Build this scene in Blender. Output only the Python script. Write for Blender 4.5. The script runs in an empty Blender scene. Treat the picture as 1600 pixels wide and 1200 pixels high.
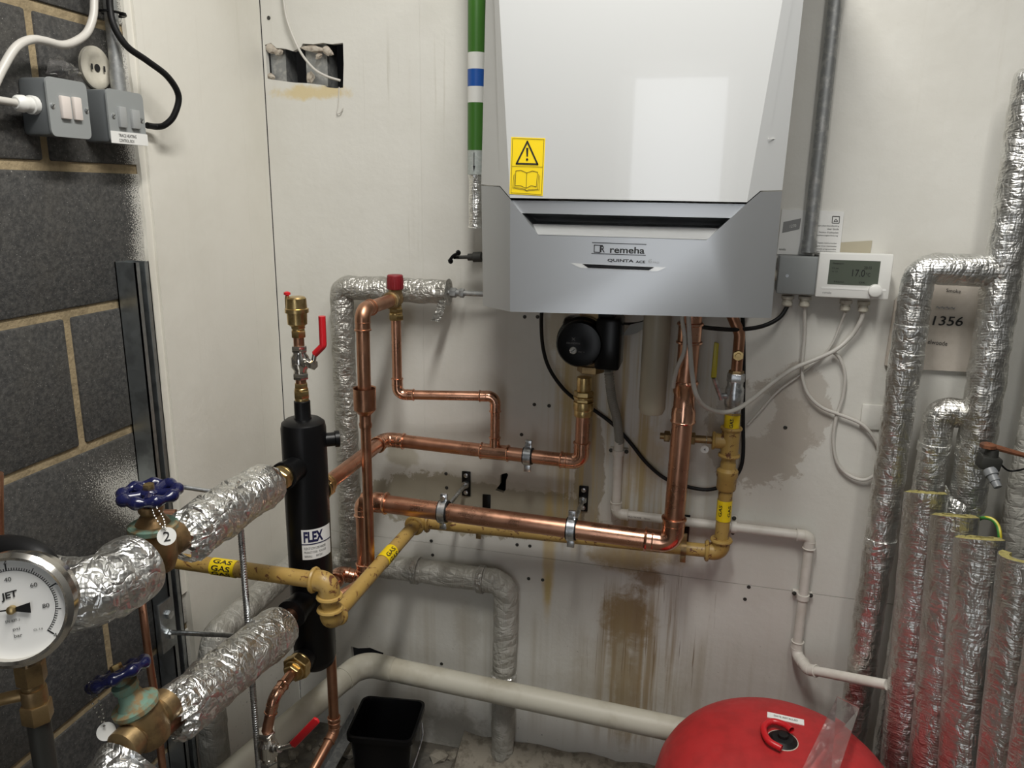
import bpy, bmesh, math, random
from mathutils import Vector, Matrix, noise, geometry
random.seed(7)
PI = math.pi
S = bpy.context.scene
C = S.collection

# ------------------------------------------------------------------ camera, light, exposure
F = 1200.0                                   # focal length in pixels of a 1600x1200 frame
DIR = Vector((300, -297, F)).normalized()    # room axes in camera space (x right, y down, z forward)
DOWN = Vector((-110, 5200, F)); DOWN = (DOWN - DIR*DOWN.dot(DIR)).normalized()
RIGHT = DOWN.cross(DIR)
CAM = Vector((0, -1.68, 1.45))
def ray(px, py):
    c = Vector(((px-800)/F, (py-600)/F, 1))
    return Vector((RIGHT.dot(c), DIR.dot(c), -DOWN.dot(c)))
def P(px, py, off=0.0):
    "point at distance off in front of the rear wall (plane y = -off)"
    r = ray(px, py); return CAM + r*((1.68-off)/r.y)
def PX(px, py, x):
    r = ray(px, py); return CAM + r*(x/r.x)
def PZ(px, py, z):
    r = ray(px, py); return CAM + r*((z-CAM.z)/r.z)
cd = bpy.data.cameras.new('camera'); cam = bpy.data.objects.new('camera', cd); C.objects.link(cam)
cd.sensor_width = 36; cd.lens = F/1600*36; cd.clip_start = .02
m = Matrix((RIGHT, DIR, -DOWN))              # rows: room axes in camera coordinates -> room = m @ cam
rot = Matrix((m @ Vector((1,0,0)), m @ Vector((0,-1,0)), m @ Vector((0,0,-1)))).transposed()
cam.matrix_world = Matrix.Translation(CAM) @ rot.to_4x4()
S.camera = cam

w = bpy.data.worlds.new('daylight'); S.world = w; w.use_nodes = True
bg = w.node_tree.nodes['Background']; bg.inputs[0].default_value = (.93, .96, 1, 1); bg.inputs[1].default_value = 2.0
def area(name, loc, size, size_y, power, col, rot=(0, 0, 0)):
    l = bpy.data.lights.new(name, 'AREA'); l.shape = 'RECTANGLE'; l.size = size; l.size_y = size_y
    l.energy = power; l.color = col
    o = bpy.data.objects.new(name, l); o.location = loc; o.rotation_euler = rot; C.objects.link(o); return o
LAMP = Vector((-.16, -1.10, 2.53))
area('ceiling_batten_light', LAMP, .14, 1.0, 26, (1, .975, .925))
LAMP2 = Vector((.42, -1.35, 2.53))
area('ceiling_batten_light', LAMP2, .14, 1.0, 9, (1, .975, .925))
S.view_settings.view_transform = 'Standard'; S.view_settings.look = 'None'
S.view_settings.gamma = 1; S.view_settings.use_curve_mapping = False
S.view_settings.exposure = 0.25

# ------------------------------------------------------------------ materials
def nmat(name):
    mt = bpy.data.materials.new(name); mt.use_nodes = True
    nt = mt.node_tree; b = nt.nodes['Principled BSDF']
    return mt, nt, b
def N(nt, typ, **kw):
    n = nt.nodes.new(typ)
    for k, v in kw.items():
        if k.startswith('_'): n.inputs[k[1:]].default_value = v
        else: setattr(n, k, v)
    return n
def pos(nt, scale=(1, 1, 1)):
    g = N(nt, 'ShaderNodeNewGeometry'); mp = N(nt, 'ShaderNodeMapping', vector_type='POINT')
    mp.inputs['Scale'].default_value = scale
    nt.links.new(g.outputs['Position'], mp.inputs['Vector']); return mp.outputs[0]
def noise_n(nt, vec, scale, detail=4, rough=.6, dist=0):
    n = N(nt, 'ShaderNodeTexNoise', _Scale=scale, _Detail=detail, _Roughness=rough, _Distortion=dist)
    nt.links.new(vec, n.inputs['Vector']); return n.outputs[0]
def ramp(nt, val, a, b, c0=0., c1=1.):
    n = N(nt, 'ShaderNodeMapRange', interpolation_type='SMOOTHSTEP'); n.inputs[1].default_value = a; n.inputs[2].default_value = b
    n.inputs[3].default_value = c0; n.inputs[4].default_value = c1
    nt.links.new(val, n.inputs[0]); return n.outputs[0]
def math_n(nt, op, a, b=None):
    n = N(nt, 'ShaderNodeMath', operation=op)
    for i, v in enumerate((a, b)):
        if v is None: continue
        if isinstance(v, (int, float)): n.inputs[i].default_value = v
        else: nt.links.new(v, n.inputs[i])
    return n.outputs[0]
def mix(nt, fac, a, b):
    n = N(nt, 'ShaderNodeMix', data_type='RGBA')
    for i, v in ((0, fac), (6, a), (7, b)):
        if isinstance(v, (int, float)): n.inputs[i].default_value = v
        elif isinstance(v, tuple): n.inputs[i].default_value = (*v, 1)
        else: nt.links.new(v, n.inputs[i])
    return n.outputs[2]
def bump(nt, b, h, strength, dist=.002):
    n = N(nt, 'ShaderNodeBump', _Strength=strength, _Distance=dist)
    nt.links.new(h, n.inputs['Height']); nt.links.new(n.outputs[0], b.inputs['Normal'])
def mat(name, col, rough=.5, metal=0, *a_, spec=None, **k_):
    mt = mat_(name, col, rough, metal, *a_, **k_)
    if spec is not None: mt.node_tree.nodes['Principled BSDF'].inputs['Specular IOR Level'].default_value = spec
    return mt
def mat_(name, col, rough=.5, metal=0, col2=None, vs=25, lo=.45, hi=.65, bs=None, bstr=.3, bd=.001, coat=0, rvar=0, scale=(1, 1, 1)):
    mt, nt, b = nmat(name)
    b.inputs['Base Color'].default_value = (*col, 1); b.inputs['Roughness'].default_value = rough; b.inputs['Metallic'].default_value = metal
    if coat: b.inputs['Coat Weight'].default_value = coat; b.inputs['Coat Roughness'].default_value = .03
    v = pos(nt, scale)
    if col2:
        f = ramp(nt, noise_n(nt, v, vs), lo, hi); nt.links.new(mix(nt, f, col, col2), b.inputs['Base Color'])
    if rvar:
        nt.links.new(ramp(nt, noise_n(nt, v, vs*1.7), .3, .7, rough, rough+rvar), b.inputs['Roughness'])
    if bs: bump(nt, b, noise_n(nt, v, bs), bstr, bd)
    return mt
M = {}
M['copper'] = mat('copper', (.62, .335, .225), .24, 1, (.46, .225, .14), 14, .35, .75, rvar=.16)
M['copper_old'] = mat('copper_aged', (.50, .27, .17), .32, 1, (.36, .18, .11), 18, .35, .7, rvar=.15)
M['copper_fit'] = mat('copper_fitting', (.74, .42, .29), .16, 1, (.55, .27, .17), 40, .4, .8, rvar=.12)
M['brass'] = mat('brass', (.63, .47, .22), .28, 1, (.45, .31, .13), 60, .45, .7, rvar=.1)
M['brass_dull'] = mat('dull_brass', (.36, .25, .12), .42, .8, (.22, .15, .08), 45, .4, .7, bs=120, bstr=.2)
M['bronze'] = mat('bronze', (.30, .19, .09), .4, .75, (.18, .12, .06), 40, .4, .7, bs=150, bstr=.2)
M['verdigris'] = mat('verdigris_bronze', (.16, .27, .21), .7, .2, (.25, .17, .08), 45, .42, .6, bs=150, bstr=.5)
M['chrome'] = mat('chrome', (.72, .70, .66), .16, 1, rvar=0, bs=90, bstr=.05)
M['sleeve'] = mat('dull_grey_sleeve', (.42, .46, .44), .5, .2, (.50, .53, .51), 200)
M['zinc'] = mat('zinc_steel', (.68, .70, .72), .27, 1, (.40, .42, .44), 60, rvar=.1)
M['galv'] = mat('galvanised_steel', (.33, .34, .34), .45, .75, (.46, .46, .45), 70, .45, .65, rvar=.15)
M['galv_dark'] = mat('galvanised_channel', (.42, .45, .46), .32, .95, (.32, .34, .35), 30, rvar=.12)
M['gas'] = mat('yellow_ochre_paint', (.60, .40, .115), .38, 0, (.50, .32, .09), 12, .4, .7, bs=70, bstr=.15)
M['gas_chip'] = None
M['black'] = mat('black_rubber', (.006, .006, .0065), .5, 0, bs=300, bstr=.1, spec=.3)
M['black_gloss'] = mat('black_plastic', (.0035, .0035, .004), .25, 0, bs=120, bstr=.03, spec=.22)
M['black_steel'] = mat('black_coated_steel', (.0045, .0045, .005), .36, 0, bs=200, bstr=.06, spec=.25)
M['red'] = mat('red_plastic', (.52, .012, .018), .35, 0)
M['red_dark'] = mat('red_cap_plastic', (.22, .012, .018), .5, 0)
M['vessel'] = mat('red_enamel', (.41, .019, .021), .45, 0, (.34, .017, .018), 30, .4, .7, rvar=.12, bs=160, bstr=.04)
M['navy'] = mat('navy_enamel', (.006, .008, .05), .22, 0, bs=60, bstr=.15, coat=.3)
M['white_pl'] = mat('white_plastic', (.72, .72, .69), .4, 0)
M['cream_pl'] = mat('cream_plastic', (.55, .52, .44), .45, 0, (.48, .45, .37), 30)
M['pvc'] = mat('waste_pipe_plastic', (.66, .63, .58), .45, 0, (.56, .53, .47), 18, .4, .75)
M['drain'] = mat('drain_pipe_plastic', (.52, .50, .42), .5, 0, (.40, .37, .29), 11, .45, .75)
M['casing'] = mat('white_enamel_casing', (.53, .54, .54), .16, 0, coat=1)
M['silver_pl'] = mat('silver_grey_plastic', (.50, .515, .53), .34, .78, coat=.15)
M['grey_pl'] = mat('grey_plastic', (.20, .21, .22), .4)
M['dark_pl'] = mat('recess_grey_plastic', (.36, .375, .385), .3)
M['grey_box'] = mat('grey_painted_steel', (.12, .13, .135), .35, 0, bs=200, bstr=.05)
M['grey_box3'] = mat('light_grey_rocker', (.33, .34, .34), .4)
M['grey_box2'] = mat('grey_moulded_plastic', (.27, .285, .285), .45)
M['hose'] = mat('grey_hose_plastic', (.25, .24, .21), .5)
M['ink'] = mat('black_ink', (.01, .01, .01), .6)
M['ink_grey'] = mat('grey_ink', (.25, .25, .25), .6)
M['paper'] = mat('paper', (.76, .76, .74), .7)
M['paper_tan'] = mat('tan_paper', (.43, .39, .29), .7)
M['pouch'] = mat('clear_pouch', (.56, .51, .45), .3, 0, (.46, .41, .35), 12, .4, .7, bs=25, bstr=.35, bd=.004)
M['yellow'] = mat('yellow_sticker', (.85, .62, .01), .4)
M['yellow_lev'] = mat('yellow_vinyl', (.55, .47, .03), .4)
M['green_paint'] = mat('green_paint', (.042, .145, .018), .35)
M['blue_paint'] = mat('blue_paint', (.012, .085, .36), .35)
M['rust'] = mat('rusty_iron', (.20, .075, .035), .7, .2, (.11, .05, .03), 60, bs=150, bstr=.4)
M['iron_dark'] = mat('dark_iron', (.05, .05, .045), .5, .5, bs=150, bstr=.3)
M['wool'] = mat('mineral_wool', (.36, .32, .11), .9, 0, (.25, .21, .07), 160, .35, .65, bs=350, bstr=.8)
M['trap'] = mat('translucent_beige_plastic', (.42, .38, .29), .4)
M['lcd'] = mat('lcd_screen', (.085, .10, .078), .3)
M['cream_wire'] = mat('white_cable_sheath', (.55, .53, .49), .4)
M['greenyel'] = mat('earth_wire_green', (.05, .22, .04), .4)
M['switch'] = mat('rocker_plastic', (.66, .60, .56), .35)
def N_dot(nt, v, sc):
    n = N(nt, 'ShaderNodeVectorMath', operation='DOT_PRODUCT'); n.inputs[1].default_value = sc; nt.links.new(v, n.inputs[0]); return n.outputs['Value']
def foil(name, col=(.74, .74, .72), rough=.2, s1=55, s2=17, strength=.9, ringy=0., col2=None, metal=1, scrim=.05):
    mt, nt, b = nmat(name)
    b.inputs['Metallic'].default_value = metal; b.inputs['Roughness'].default_value = rough
    v = pos(nt)
    warp = N(nt, 'ShaderNodeTexNoise', _Scale=s2, _Detail=3); nt.links.new(v, warp.inputs['Vector'])
    mx = N(nt, 'ShaderNodeMix', data_type='VECTOR'); mx.inputs[0].default_value = .06
    nt.links.new(v, mx.inputs[4]); nt.links.new(warp.outputs['Color'], mx.inputs[5])
    vo = N(nt, 'ShaderNodeTexVoronoi', _Scale=s1, distance='MINKOWSKI'); nt.links.new(mx.outputs[1], vo.inputs['Vector'])
    h = math_n(nt, 'ADD', vo.outputs['Distance'], math_n(nt, 'MULTIPLY', noise_n(nt, mx.outputs[1], s2, 2, .5), 2.0))
    if ringy:
        wv = pos(nt, (90, 90, 420)); rn = noise_n(nt, wv, 1, 2)
        h = math_n(nt, 'ADD', math_n(nt, 'MULTIPLY', h, 1-ringy*.5), math_n(nt, 'MULTIPLY', rn, ringy*.9))
    k = 2*PI/.0052; sn = lambda sc: math_n(nt, 'SINE', N_dot(nt, v, sc))
    h = math_n(nt, 'ADD', h, math_n(nt, 'MULTIPLY', math_n(nt, 'ADD', sn((0, .35*k, k)), sn((k, k*.8, 0))), scrim))
    bump(nt, b, h, strength, .0045)
    if col2: nt.links.new(mix(nt, ramp(nt, noise_n(nt, v, 13), .42, .62), col, col2), b.inputs['Base Color'])
    else: b.inputs['Base Color'].default_value = (*col, 1)
    return mt
M['foil'] = foil('aluminium_foil', (.80, .80, .78), .33, 46, 15, .36, scrim=.06)
M['foil_ring'] = foil('reinforced_foil', (.74, .74, .72), .35, 60, 11, .32, .7, (.64, .63, .60), scrim=.085)
M['foil_old'] = foil('dusty_foil', (.47, .46, .43), .42, 70, 12, .45, .5, (.36, .35, .32), .75)
M['foil_paint'] = foil('painted_foil_lagging', (.46, .45, .41), .5, 40, 10, .4, .3, (.36, .35, .31), .25)
mt, nt, b = nmat('clear_acrylic'); b.inputs['Transmission Weight'].default_value = .96; b.inputs['Roughness'].default_value = .03
b.inputs['Base Color'].default_value = (.97, .96, .95, 1); b.inputs['IOR'].default_value = 1.4; M['acrylic'] = mt
# gas paint with worn chips
mt, nt, b = nmat('chipped_yellow_paint'); v = pos(nt)
c = mix(nt, ramp(nt, noise_n(nt, v, 14), .4, .7), (.44, .29, .085), (.36, .225, .06))
c = mix(nt, ramp(nt, noise_n(nt, v, 60, 5, .7, .6), .575, .62), c, (.13, .05, .02))
nt.links.new(c, b.inputs['Base Color']); b.inputs['Roughness'].default_value = .42
bump(nt, b, noise_n(nt, v, 60), .2, .001); M['gas_chip'] = mt

# white painted board with stains that have shapes of their own
def board_mat(name, base, stains):
    mt, nt, b = nmat(name); v = pos(nt)
    col = mix(nt, ramp(nt, noise_n(nt, v, 3.2, 5), .38, .7), base, tuple(x*y for x, y in zip(base, (.92, .915, .90))))
    st = noise_n(nt, pos(nt, (38, 38, 1.3)), 1, 4)
    col = mix(nt, ramp(nt, st, .57, .80, 0, .22), col, (.50, .47, .40))
    fine = noise_n(nt, v, 26, 6, .7, .4)
    for (cx, cz, rx, rz, color, amount, edge, wob) in stains:
        sub = N(nt, 'ShaderNodeVectorMath', operation='SUBTRACT'); sub.inputs[1].default_value = (cx, 0, cz)
        nt.links.new(v, sub.inputs[0])
        dv = N(nt, 'ShaderNodeVectorMath', operation='MULTIPLY'); dv.inputs[1].default_value = (1/rx, 0, 1/rz)
        nt.links.new(sub.outputs[0], dv.inputs[0])
        ln = N(nt, 'ShaderNodeVectorMath', operation='LENGTH'); nt.links.new(dv.outputs[0], ln.inputs[0])
        dd = math_n(nt, 'ADD', ln.outputs['Value'], math_n(nt, 'MULTIPLY', math_n(nt, 'SUBTRACT', fine, .5), wob))
        col = mix(nt, ramp(nt, dd, 1, 1-edge, 0, amount), col, color)
    if stains:
        g0 = N(nt, 'ShaderNodeSeparateXYZ'); nt.links.new(v, g0.inputs[0])
        for (cx, cz, rx, rz, color, sc, lo_, hi_, amount) in STREAKS:
            mx_ = ramp(nt, math_n(nt, 'ABSOLUTE', math_n(nt, 'SUBTRACT', g0.outputs['X'], cx)), rx, rx*.6); mz_ = ramp(nt, math_n(nt, 'ABSOLUTE', math_n(nt, 'SUBTRACT', g0.outputs['Z'], cz)), rz, rz*.55)
            sn_ = ramp(nt, noise_n(nt, pos(nt, (sc, sc, sc*.03)), 1, 3, .6), lo_, hi_, 0, amount)
            col = mix(nt, math_n(nt, 'MULTIPLY', sn_, math_n(nt, 'MULTIPLY', mx_, mz_)), col, color)
    # black speckles low down
    sp = noise_n(nt, v, 120, 3, .6); g = N(nt, 'ShaderNodeSeparateXYZ'); nt.links.new(v, g.inputs[0])
    low = ramp(nt, g.outputs['Z'], .62, .1); cl = ramp(nt, noise_n(nt, v, 7, 3), .45, .62)
    f = math_n(nt, 'MULTIPLY', ramp(nt, sp, .66, .72), math_n(nt, 'MULTIPLY', low, cl))
    col = mix(nt, f, col, (.05, .045, .035))
    nt.links.new(col, b.inputs['Base Color']); b.inputs['Roughness'].default_value = .55
    h = math_n(nt, 'ADD', noise_n(nt, v, 40, 6, .6), math_n(nt, 'MULTIPLY', noise_n(nt, v, 6), 1.5))
    bump(nt, b, h, .22, .004); return mt
def sx(px0, py0, px1, py1):
    a = P(px0, py0); c = P(px1, py1)
    return ((a.x+c.x)/2, (a.z+c.z)/2, abs(c.x-a.x)/2, abs(c.z-a.z)/2)
TAN = (.40, .35, .25); YEL = (.50, .38, .14); RUST = (.22, .12, .035); PALE = (.52, .48, .38)
ST = [(*sx(560, 722, 935, 862), (.36, .33, .25), .9, .08, 1.0), (*sx(690, 700, 920, 778), (.60, .58, .52), .85, .1, 1.0), (*sx(900, 640, 942, 830), (.37, .33, .25), .9, .1, .8),
      (*sx(600, 690, 660, 735), (.43, .40, .31), .7, .3, 1.), (*sx(868, 480, 935, 700), YEL, .55, .6, 1.2),
      (*sx(850, 470, 900, 560), (.40, .32, .17), .55, .5, 1.), (*sx(975, 640, 1040, 800), YEL, .42, .6, 1.4),
      (*sx(848, 740, 866, 990), (.55, .36, .05), .55, .6, .5), (*sx(850, 880, 862, 960), YEL, .7, .7, .5),
      (*sx(920, 850, 1040, 910), (.35, .25, .12), .75, .6, 1.2), (*sx(985, 880, 1045, 930), RUST, .75, .6, 1.6),
      (*sx(930, 900, 1030, 1030), (.26, .16, .055), .85, .6, 1.5), (*sx(900, 840, 1060, 900), (.36, .27, .14), .7, .5, 1.2), (*sx(960, 980, 1000, 1190), (.30, .21, .10), .6, .6, 1.2), (*sx(950, 900, 990, 1160), (.33, .24, .11), .6, .7, 1.3),
      (*sx(990, 890, 1000, 1140), (.25, .17, .08), .5, .6, .8), (*sx(1105, 590, 1262, 770), (.40, .36, .30), .75, .10, 1.2),
      (*sx(1200, 560, 1292, 720), (.44, .40, .35), .7, .10, 1.1), (*sx(1120, 600, 1215, 690), (.60, .58, .53), .8, .12, 1.2), (*sx(410, 132, 556, 158), (.62, .48, .20), .7, .6, 1.8),
      (*sx(990, 790, 1100, 900), (.40, .31, .18), .45, .6, 1.4), (*sx(640, 1080, 780, 1200), (.20, .18, .14), .65, .7, 1.3),
      (*sx(640, 840, 690, 890), (.40, .38, .34), .3, .8, 1.2), (*sx(900, 480, 960, 560), (.45, .38, .22), .5, .6, 1.2),
      (*sx(700, 920, 760, 1040), (.36, .33, .27), .4, .7, 1.5), (*sx(560, 990, 640, 1080), (.40, .37, .31), .4, .7, 1.2),
      (*sx(850, 950, 1100, 1190), (.36, .30, .20), .35, .7, 1.2)]
STREAKS = [(*sx(840, 470, 1110, 920), (.46, .34, .13), 60, .42, .66, .75), (*sx(900, 860, 1120, 1110), (.16, .10, .045), 150, .60, .68, .85), (*sx(930, 880, 1060, 1200), (.30, .21, .10), 55, .42, .62, .75),
           (*sx(560, 900, 1320, 1250), (.36, .31, .22), 22, .45, .75, .5), (*sx(470, 20, 760, 500), (.45, .43, .36), 70, .62, .74, .5)]
M['board'] = board_mat('painted_board', (.67, .66, .615), ST)
M['board_left'] = board_mat('painted_board_side', (.74, .72, .655), [])
M['plaster'] = mat('broken_plaster', (.50, .45, .38), .9, 0, (.32, .27, .22), 60, bs=120, bstr=.6)
M['void'] = mat('dark_cavity', (.012, .012, .014), .9)
M['dark_wall'] = mat('grey_block_wall', (.10, .10, .097), .85, 0, (.07, .07, .066), 60, bs=150, bstr=.5)
M['plain_wall'] = mat('off_white_wall', (.62, .61, .58), .7)
# concrete block with overspray
def block_mat():
    mt, nt, b = nmat('dense_concrete_block'); v = pos(nt)
    col = mix(nt, ramp(nt, noise_n(nt, v, 130, 5, .7), .35, .7), (.035, .035, .035), (.085, .083, .078))
    col = mix(nt, ramp(nt, noise_n(nt, v, 5), .4, .75, 0, .5), col, (.075, .068, .055))
    g = N(nt, 'ShaderNodeSeparateXYZ'); nt.links.new(v, g.inputs[0])
    edge = ramp(nt, math_n(nt, 'ADD', g.outputs['Y'], math_n(nt, 'MULTIPLY', math_n(nt, 'SUBTRACT', noise_n(nt, v, 5), .5), .06)), -.505, -.405)
    # spray drift of white paint, a diagonal fan low on the wall
    u = math_n(nt, 'ADD', math_n(nt, 'MULTIPLY', g.outputs['Y'], 1.15), g.outputs['Z'])
    fan = math_n(nt, 'MULTIPLY', ramp(nt, u, .14, .27), ramp(nt, u, .46, .30)); fan = math_n(nt, 'MULTIPLY', fan, ramp(nt, g.outputs['Z'], 1.02, .86))
    m_ = math_n(nt, 'MAXIMUM', edge, math_n(nt, 'MULTIPLY', fan, .9))
    spk = noise_n(nt, v, 420, 2, .7)
    thr = math_n(nt, 'ADD', spk, math_n(nt, 'MULTIPLY', m_, .42))
    col = mix(nt, ramp(nt, thr, .68, .76), col, (.55, .54, .50))
    nt.links.new(col, b.inputs['Base Color']); b.inputs['Roughness'].default_value = .85
    bump(nt, b, noise_n(nt, v, 160, 5, .75), .7, .003); return mt
M['block'] = block_mat()
M['mortar'] = mat('mortar', (.33, .26, .155), .95, 0, (.23, .18, .105), 30, .4, .7, bs=140, bstr=.8, bd=.003)
M['concrete'] = mat('concrete_floor', (.16, .145, .12), .9, 0, (.08, .075, .065), 14, .4, .65, bs=50, bstr=.8, bd=.01)
M['rubble'] = mat('rubble', (.26, .235, .19), .95, 0, (.15, .13, .10), 40, bs=80, bstr=.8, bd=.004)

# ------------------------------------------------------------------ mesh helpers
def wloc(o):
    v = Vector((0, 0, 0))
    while o is not None: v += o.location; o = o.parent
    return v
def obj(name, bm, material, parent=None, smooth=38, loc=None):
    if isinstance(bm, bpy.types.Mesh): me = bm
    else:
        bmesh.ops.recalc_face_normals(bm, faces=bm.faces[:])
        me = bpy.data.meshes.new(name); bm.to_mesh(me); bm.free()
        if smooth:
            for p in me.polygons: p.use_smooth = True
            me.set_sharp_from_angle(angle=math.radians(smooth))
        me.materials.append(M[material])
    o = bpy.data.objects.new(name, me); C.objects.link(o)
    if loc is not None: o.location = loc
    if parent is not None:
        o.location = o.location - wloc(parent); o.parent = parent
    return o
def tag(o, label, cat, group=None):
    o['label'] = label; o['category'] = cat
    if group: o['group'] = group
    return o
def thing(name, label, cat, loc, group=None):
    o = bpy.data.objects.new(name, None); C.objects.link(o); o.location = loc; o.empty_display_size = .02
    return tag(o, label, cat, group)
def struct(o): o['kind'] = 'structure'; return o
def B(): return bmesh.new()
def box(bm, c, size, rot=None, bev=0):
    r = bmesh.ops.create_cube(bm, size=1)
    mx = Matrix.Translation(Vector(c)) @ (rot.to_4x4() if rot else Matrix()) @ Matrix.Diagonal((*size, 1))
    bmesh.ops.transform(bm, matrix=mx, verts=r['verts'])
    if bev:
        ed = list({e for v in r['verts'] for e in v.link_edges})
        bmesh.ops.bevel(bm, geom=ed, offset=bev, segments=2, affect='EDGES', profile=.5, clamp_overlap=True)
    return bm
def bx(x0, x1, y0, y1, z0, z1, bev=0):
    return box(B(), ((x0+x1)/2, (y0+y1)/2, (z0+z1)/2), (abs(x1-x0), abs(y1-y0), abs(z1-z0)), None, bev)
def frame(t, up=None):
    t = t.normalized(); a = up or (Vector((0, 0, 1)) if abs(t.z) < .9 else Vector((1, 0, 0)))
    n = (a - t*a.dot(t)).normalized(); return n, t.cross(n)
def fillet(pts, R, n=8):
    pts = [Vector(p) for p in pts]; out = [pts[0]]
    for i in range(1, len(pts)-1):
        p = pts[i]; a = pts[i-1]-p; c = pts[i+1]-p; la, lc = a.length, c.length; a /= la; c /= lc
        ang = a.angle(c); 
        if ang > PI-.02: out.append(p); continue
        rr = R[i-1] if isinstance(R, (list, tuple)) else R
        d = min(rr/math.tan(ang/2), la*.48, lc*.48); rr = d*math.tan(ang/2)
        ctr = p + (a+c).normalized()*(rr/math.sin(ang/2)); s = p+a*d-ctr; e = p+c*d-ctr; th = PI-ang
        for k in range(n+1):
            u = k/n; out.append(ctr + (s*math.sin((1-u)*th)+e*math.sin(u*th))/math.sin(th))
    out.append(pts[-1]); return out
def tube(bm, path, r, seg=16, cap=True, close=False):
    path = [Vector(p) for p in path]; n = len(path); rings = []
    t = (path[1]-path[0]).normalized(); nn, _ = frame(t)
    for i, p in enumerate(path):
        t2 = (path[min(i+1, n-1)]-path[max(i-1, 0)])
        if close: t2 = path[(i+1) % n]-path[i-1]
        if t2.length < 1e-9: t2 = t
        t2 = t2.normalized(); nn = (nn - t2*nn.dot(t2)).normalized(); bb = t2.cross(nn); t = t2
        rr = r(i) if callable(r) else (r[i] if isinstance(r, (list, tuple)) else r)
        rings.append([bm.verts.new(p+(nn*math.cos(2*PI*k/seg)+bb*math.sin(2*PI*k/seg))*rr) for k in range(seg)])
    for i in range(n-1 if not close else n):
        A, D = rings[i], rings[(i+1) % n]
        for k in range(seg): bm.faces.new((A[k], A[(k+1) % seg], D[(k+1) % seg], D[k]))
    if cap and not close: bm.faces.new(rings[0]); bm.faces.new(rings[-1])
    return bm
def lathe(bm, o, ax, prof, seg=24, up=None, cap=True):
    o = Vector(o); ax = Vector(ax).normalized(); n, b_ = frame(ax, up); rings = []
    for (t, r) in prof:
        rings.append([bm.verts.new(o+ax*t+(n*math.cos(2*PI*k/seg)+b_*math.sin(2*PI*k/seg))*max(r, 1e-5)) for k in range(seg)])
    for A, D in zip(rings, rings[1:]):
        for k in range(seg): bm.faces.new((A[k], A[(k+1) % seg], D[(k+1) % seg], D[k]))
    if cap:
        bm.faces.new(rings[0]); bm.faces.new(rings[-1])
    return bm
def torus(bm, c, ax, R, r, seg=20, ms=8):
    n, b_ = frame(Vector(ax)); c = Vector(c)
    return tube(bm, [c+(n*math.cos(2*PI*k/seg)+b_*math.sin(2*PI*k/seg))*R for k in range(seg)], r, ms, False, True)
def hexn(bm, o, ax, t0, t1, r, up=None):
    e = min(.0015, (t1-t0)*.2)
    return lathe(bm, o, ax, [(t0, r*.93), (t0+e, r), (t1-e, r), (t1, r*.93)], 6, up)
def prism(bm, poly, vec):
    a = [bm.verts.new(p) for p in poly]; c = [bm.verts.new(Vector(p)+Vector(vec)) for p in poly]; n = len(a)
    bm.faces.new(a); bm.faces.new(c[::-1])
    for i in range(n): bm.faces.new((a[i], a[(i+1) % n], c[(i+1) % n], c[i]))
    return bm
def spline(pts, n=8):
    pts = [Vector(p) for p in pts]; q = [pts[0]*2-pts[1]]+pts+[pts[-1]*2-pts[-2]]; out = []
    for i in range(1, len(q)-2):
        p0, p1, p2, p3 = q[i-1:i+3]
        for k in range(n):
            t = k/n; out.append(.5*((2*p1)+(p2-p0)*t+(2*p0-5*p1+4*p2-p3)*t*t+(3*p1-p0-3*p2+p3)*t**3))
    out.append(pts[-1]); return out
def resample(path, step):
    out = [path[0]]
    for a, c in zip(path, path[1:]):
        k = max(1, int((c-a).length/step))
        for i in range(1, k+1): out.append(a.lerp(c, i/k))
    return out
def crinkle(bm, amp, s=28):
    bm.normal_update()
    for v in bm.verts:
        p = v.co; d = noise.noise(p*s)*.6 + noise.noise(p*s*2.7)*.35 - abs(noise.noise(p*s*1.6))*.5
        v.co = p + v.normal*d*amp
    return bm
def foil_tube(pts, r, bend=.05, amp=.004, seg=36, ends=.7, step=.007):
    path = resample(fillet(pts, bend, 10), step); n = len(path)
    bm = tube(B(), path, lambda i: r*(1 if 2 <= i < n-2 else (.97 if i in (1, n-2) else ends+.2)), seg)
    return crinkle(bm, amp)
def text(body, origin, xd, ud, w_, h_, material, parent, eps=.0005, fn=None, name='lettering', bold=0, keep=None):
    cu = bpy.data.curves.new('t', 'FONT'); cu.body = body; cu.size = 1; cu.offset = bold; cu.resolution_u = 3
    to = bpy.data.objects.new('t', cu); C.objects.link(to)
    dg = bpy.context.evaluated_depsgraph_get(); me = bpy.data.meshes.new_from_object(to.evaluated_get(dg))
    bpy.data.objects.remove(to); bpy.data.curves.remove(cu)
    xs = [v.co.x for v in me.vertices]; ys = [v.co.y for v in me.vertices]
    x0, x1, y0, y1 = min(xs), max(xs), min(ys), max(ys); xd = Vector(xd).normalized(); ud = Vector(ud).normalized(); nrm = xd.cross(ud)
    for v in me.vertices:
        u = (v.co.x-x0)/(x1-x0)*w_; t = (v.co.y-y0)/(y1-y0)*h_
        v.co = fn(u, t) if fn else Vector(origin)+xd*u+ud*t+nrm*eps
    me.materials.clear(); me.materials.append(M[material]); me.name = name
    return obj(name, me, material, parent)
XD, ZD, YD = Vector((1, 0, 0)), Vector((0, 0, 1)), Vector((0, 1, 0))

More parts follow.
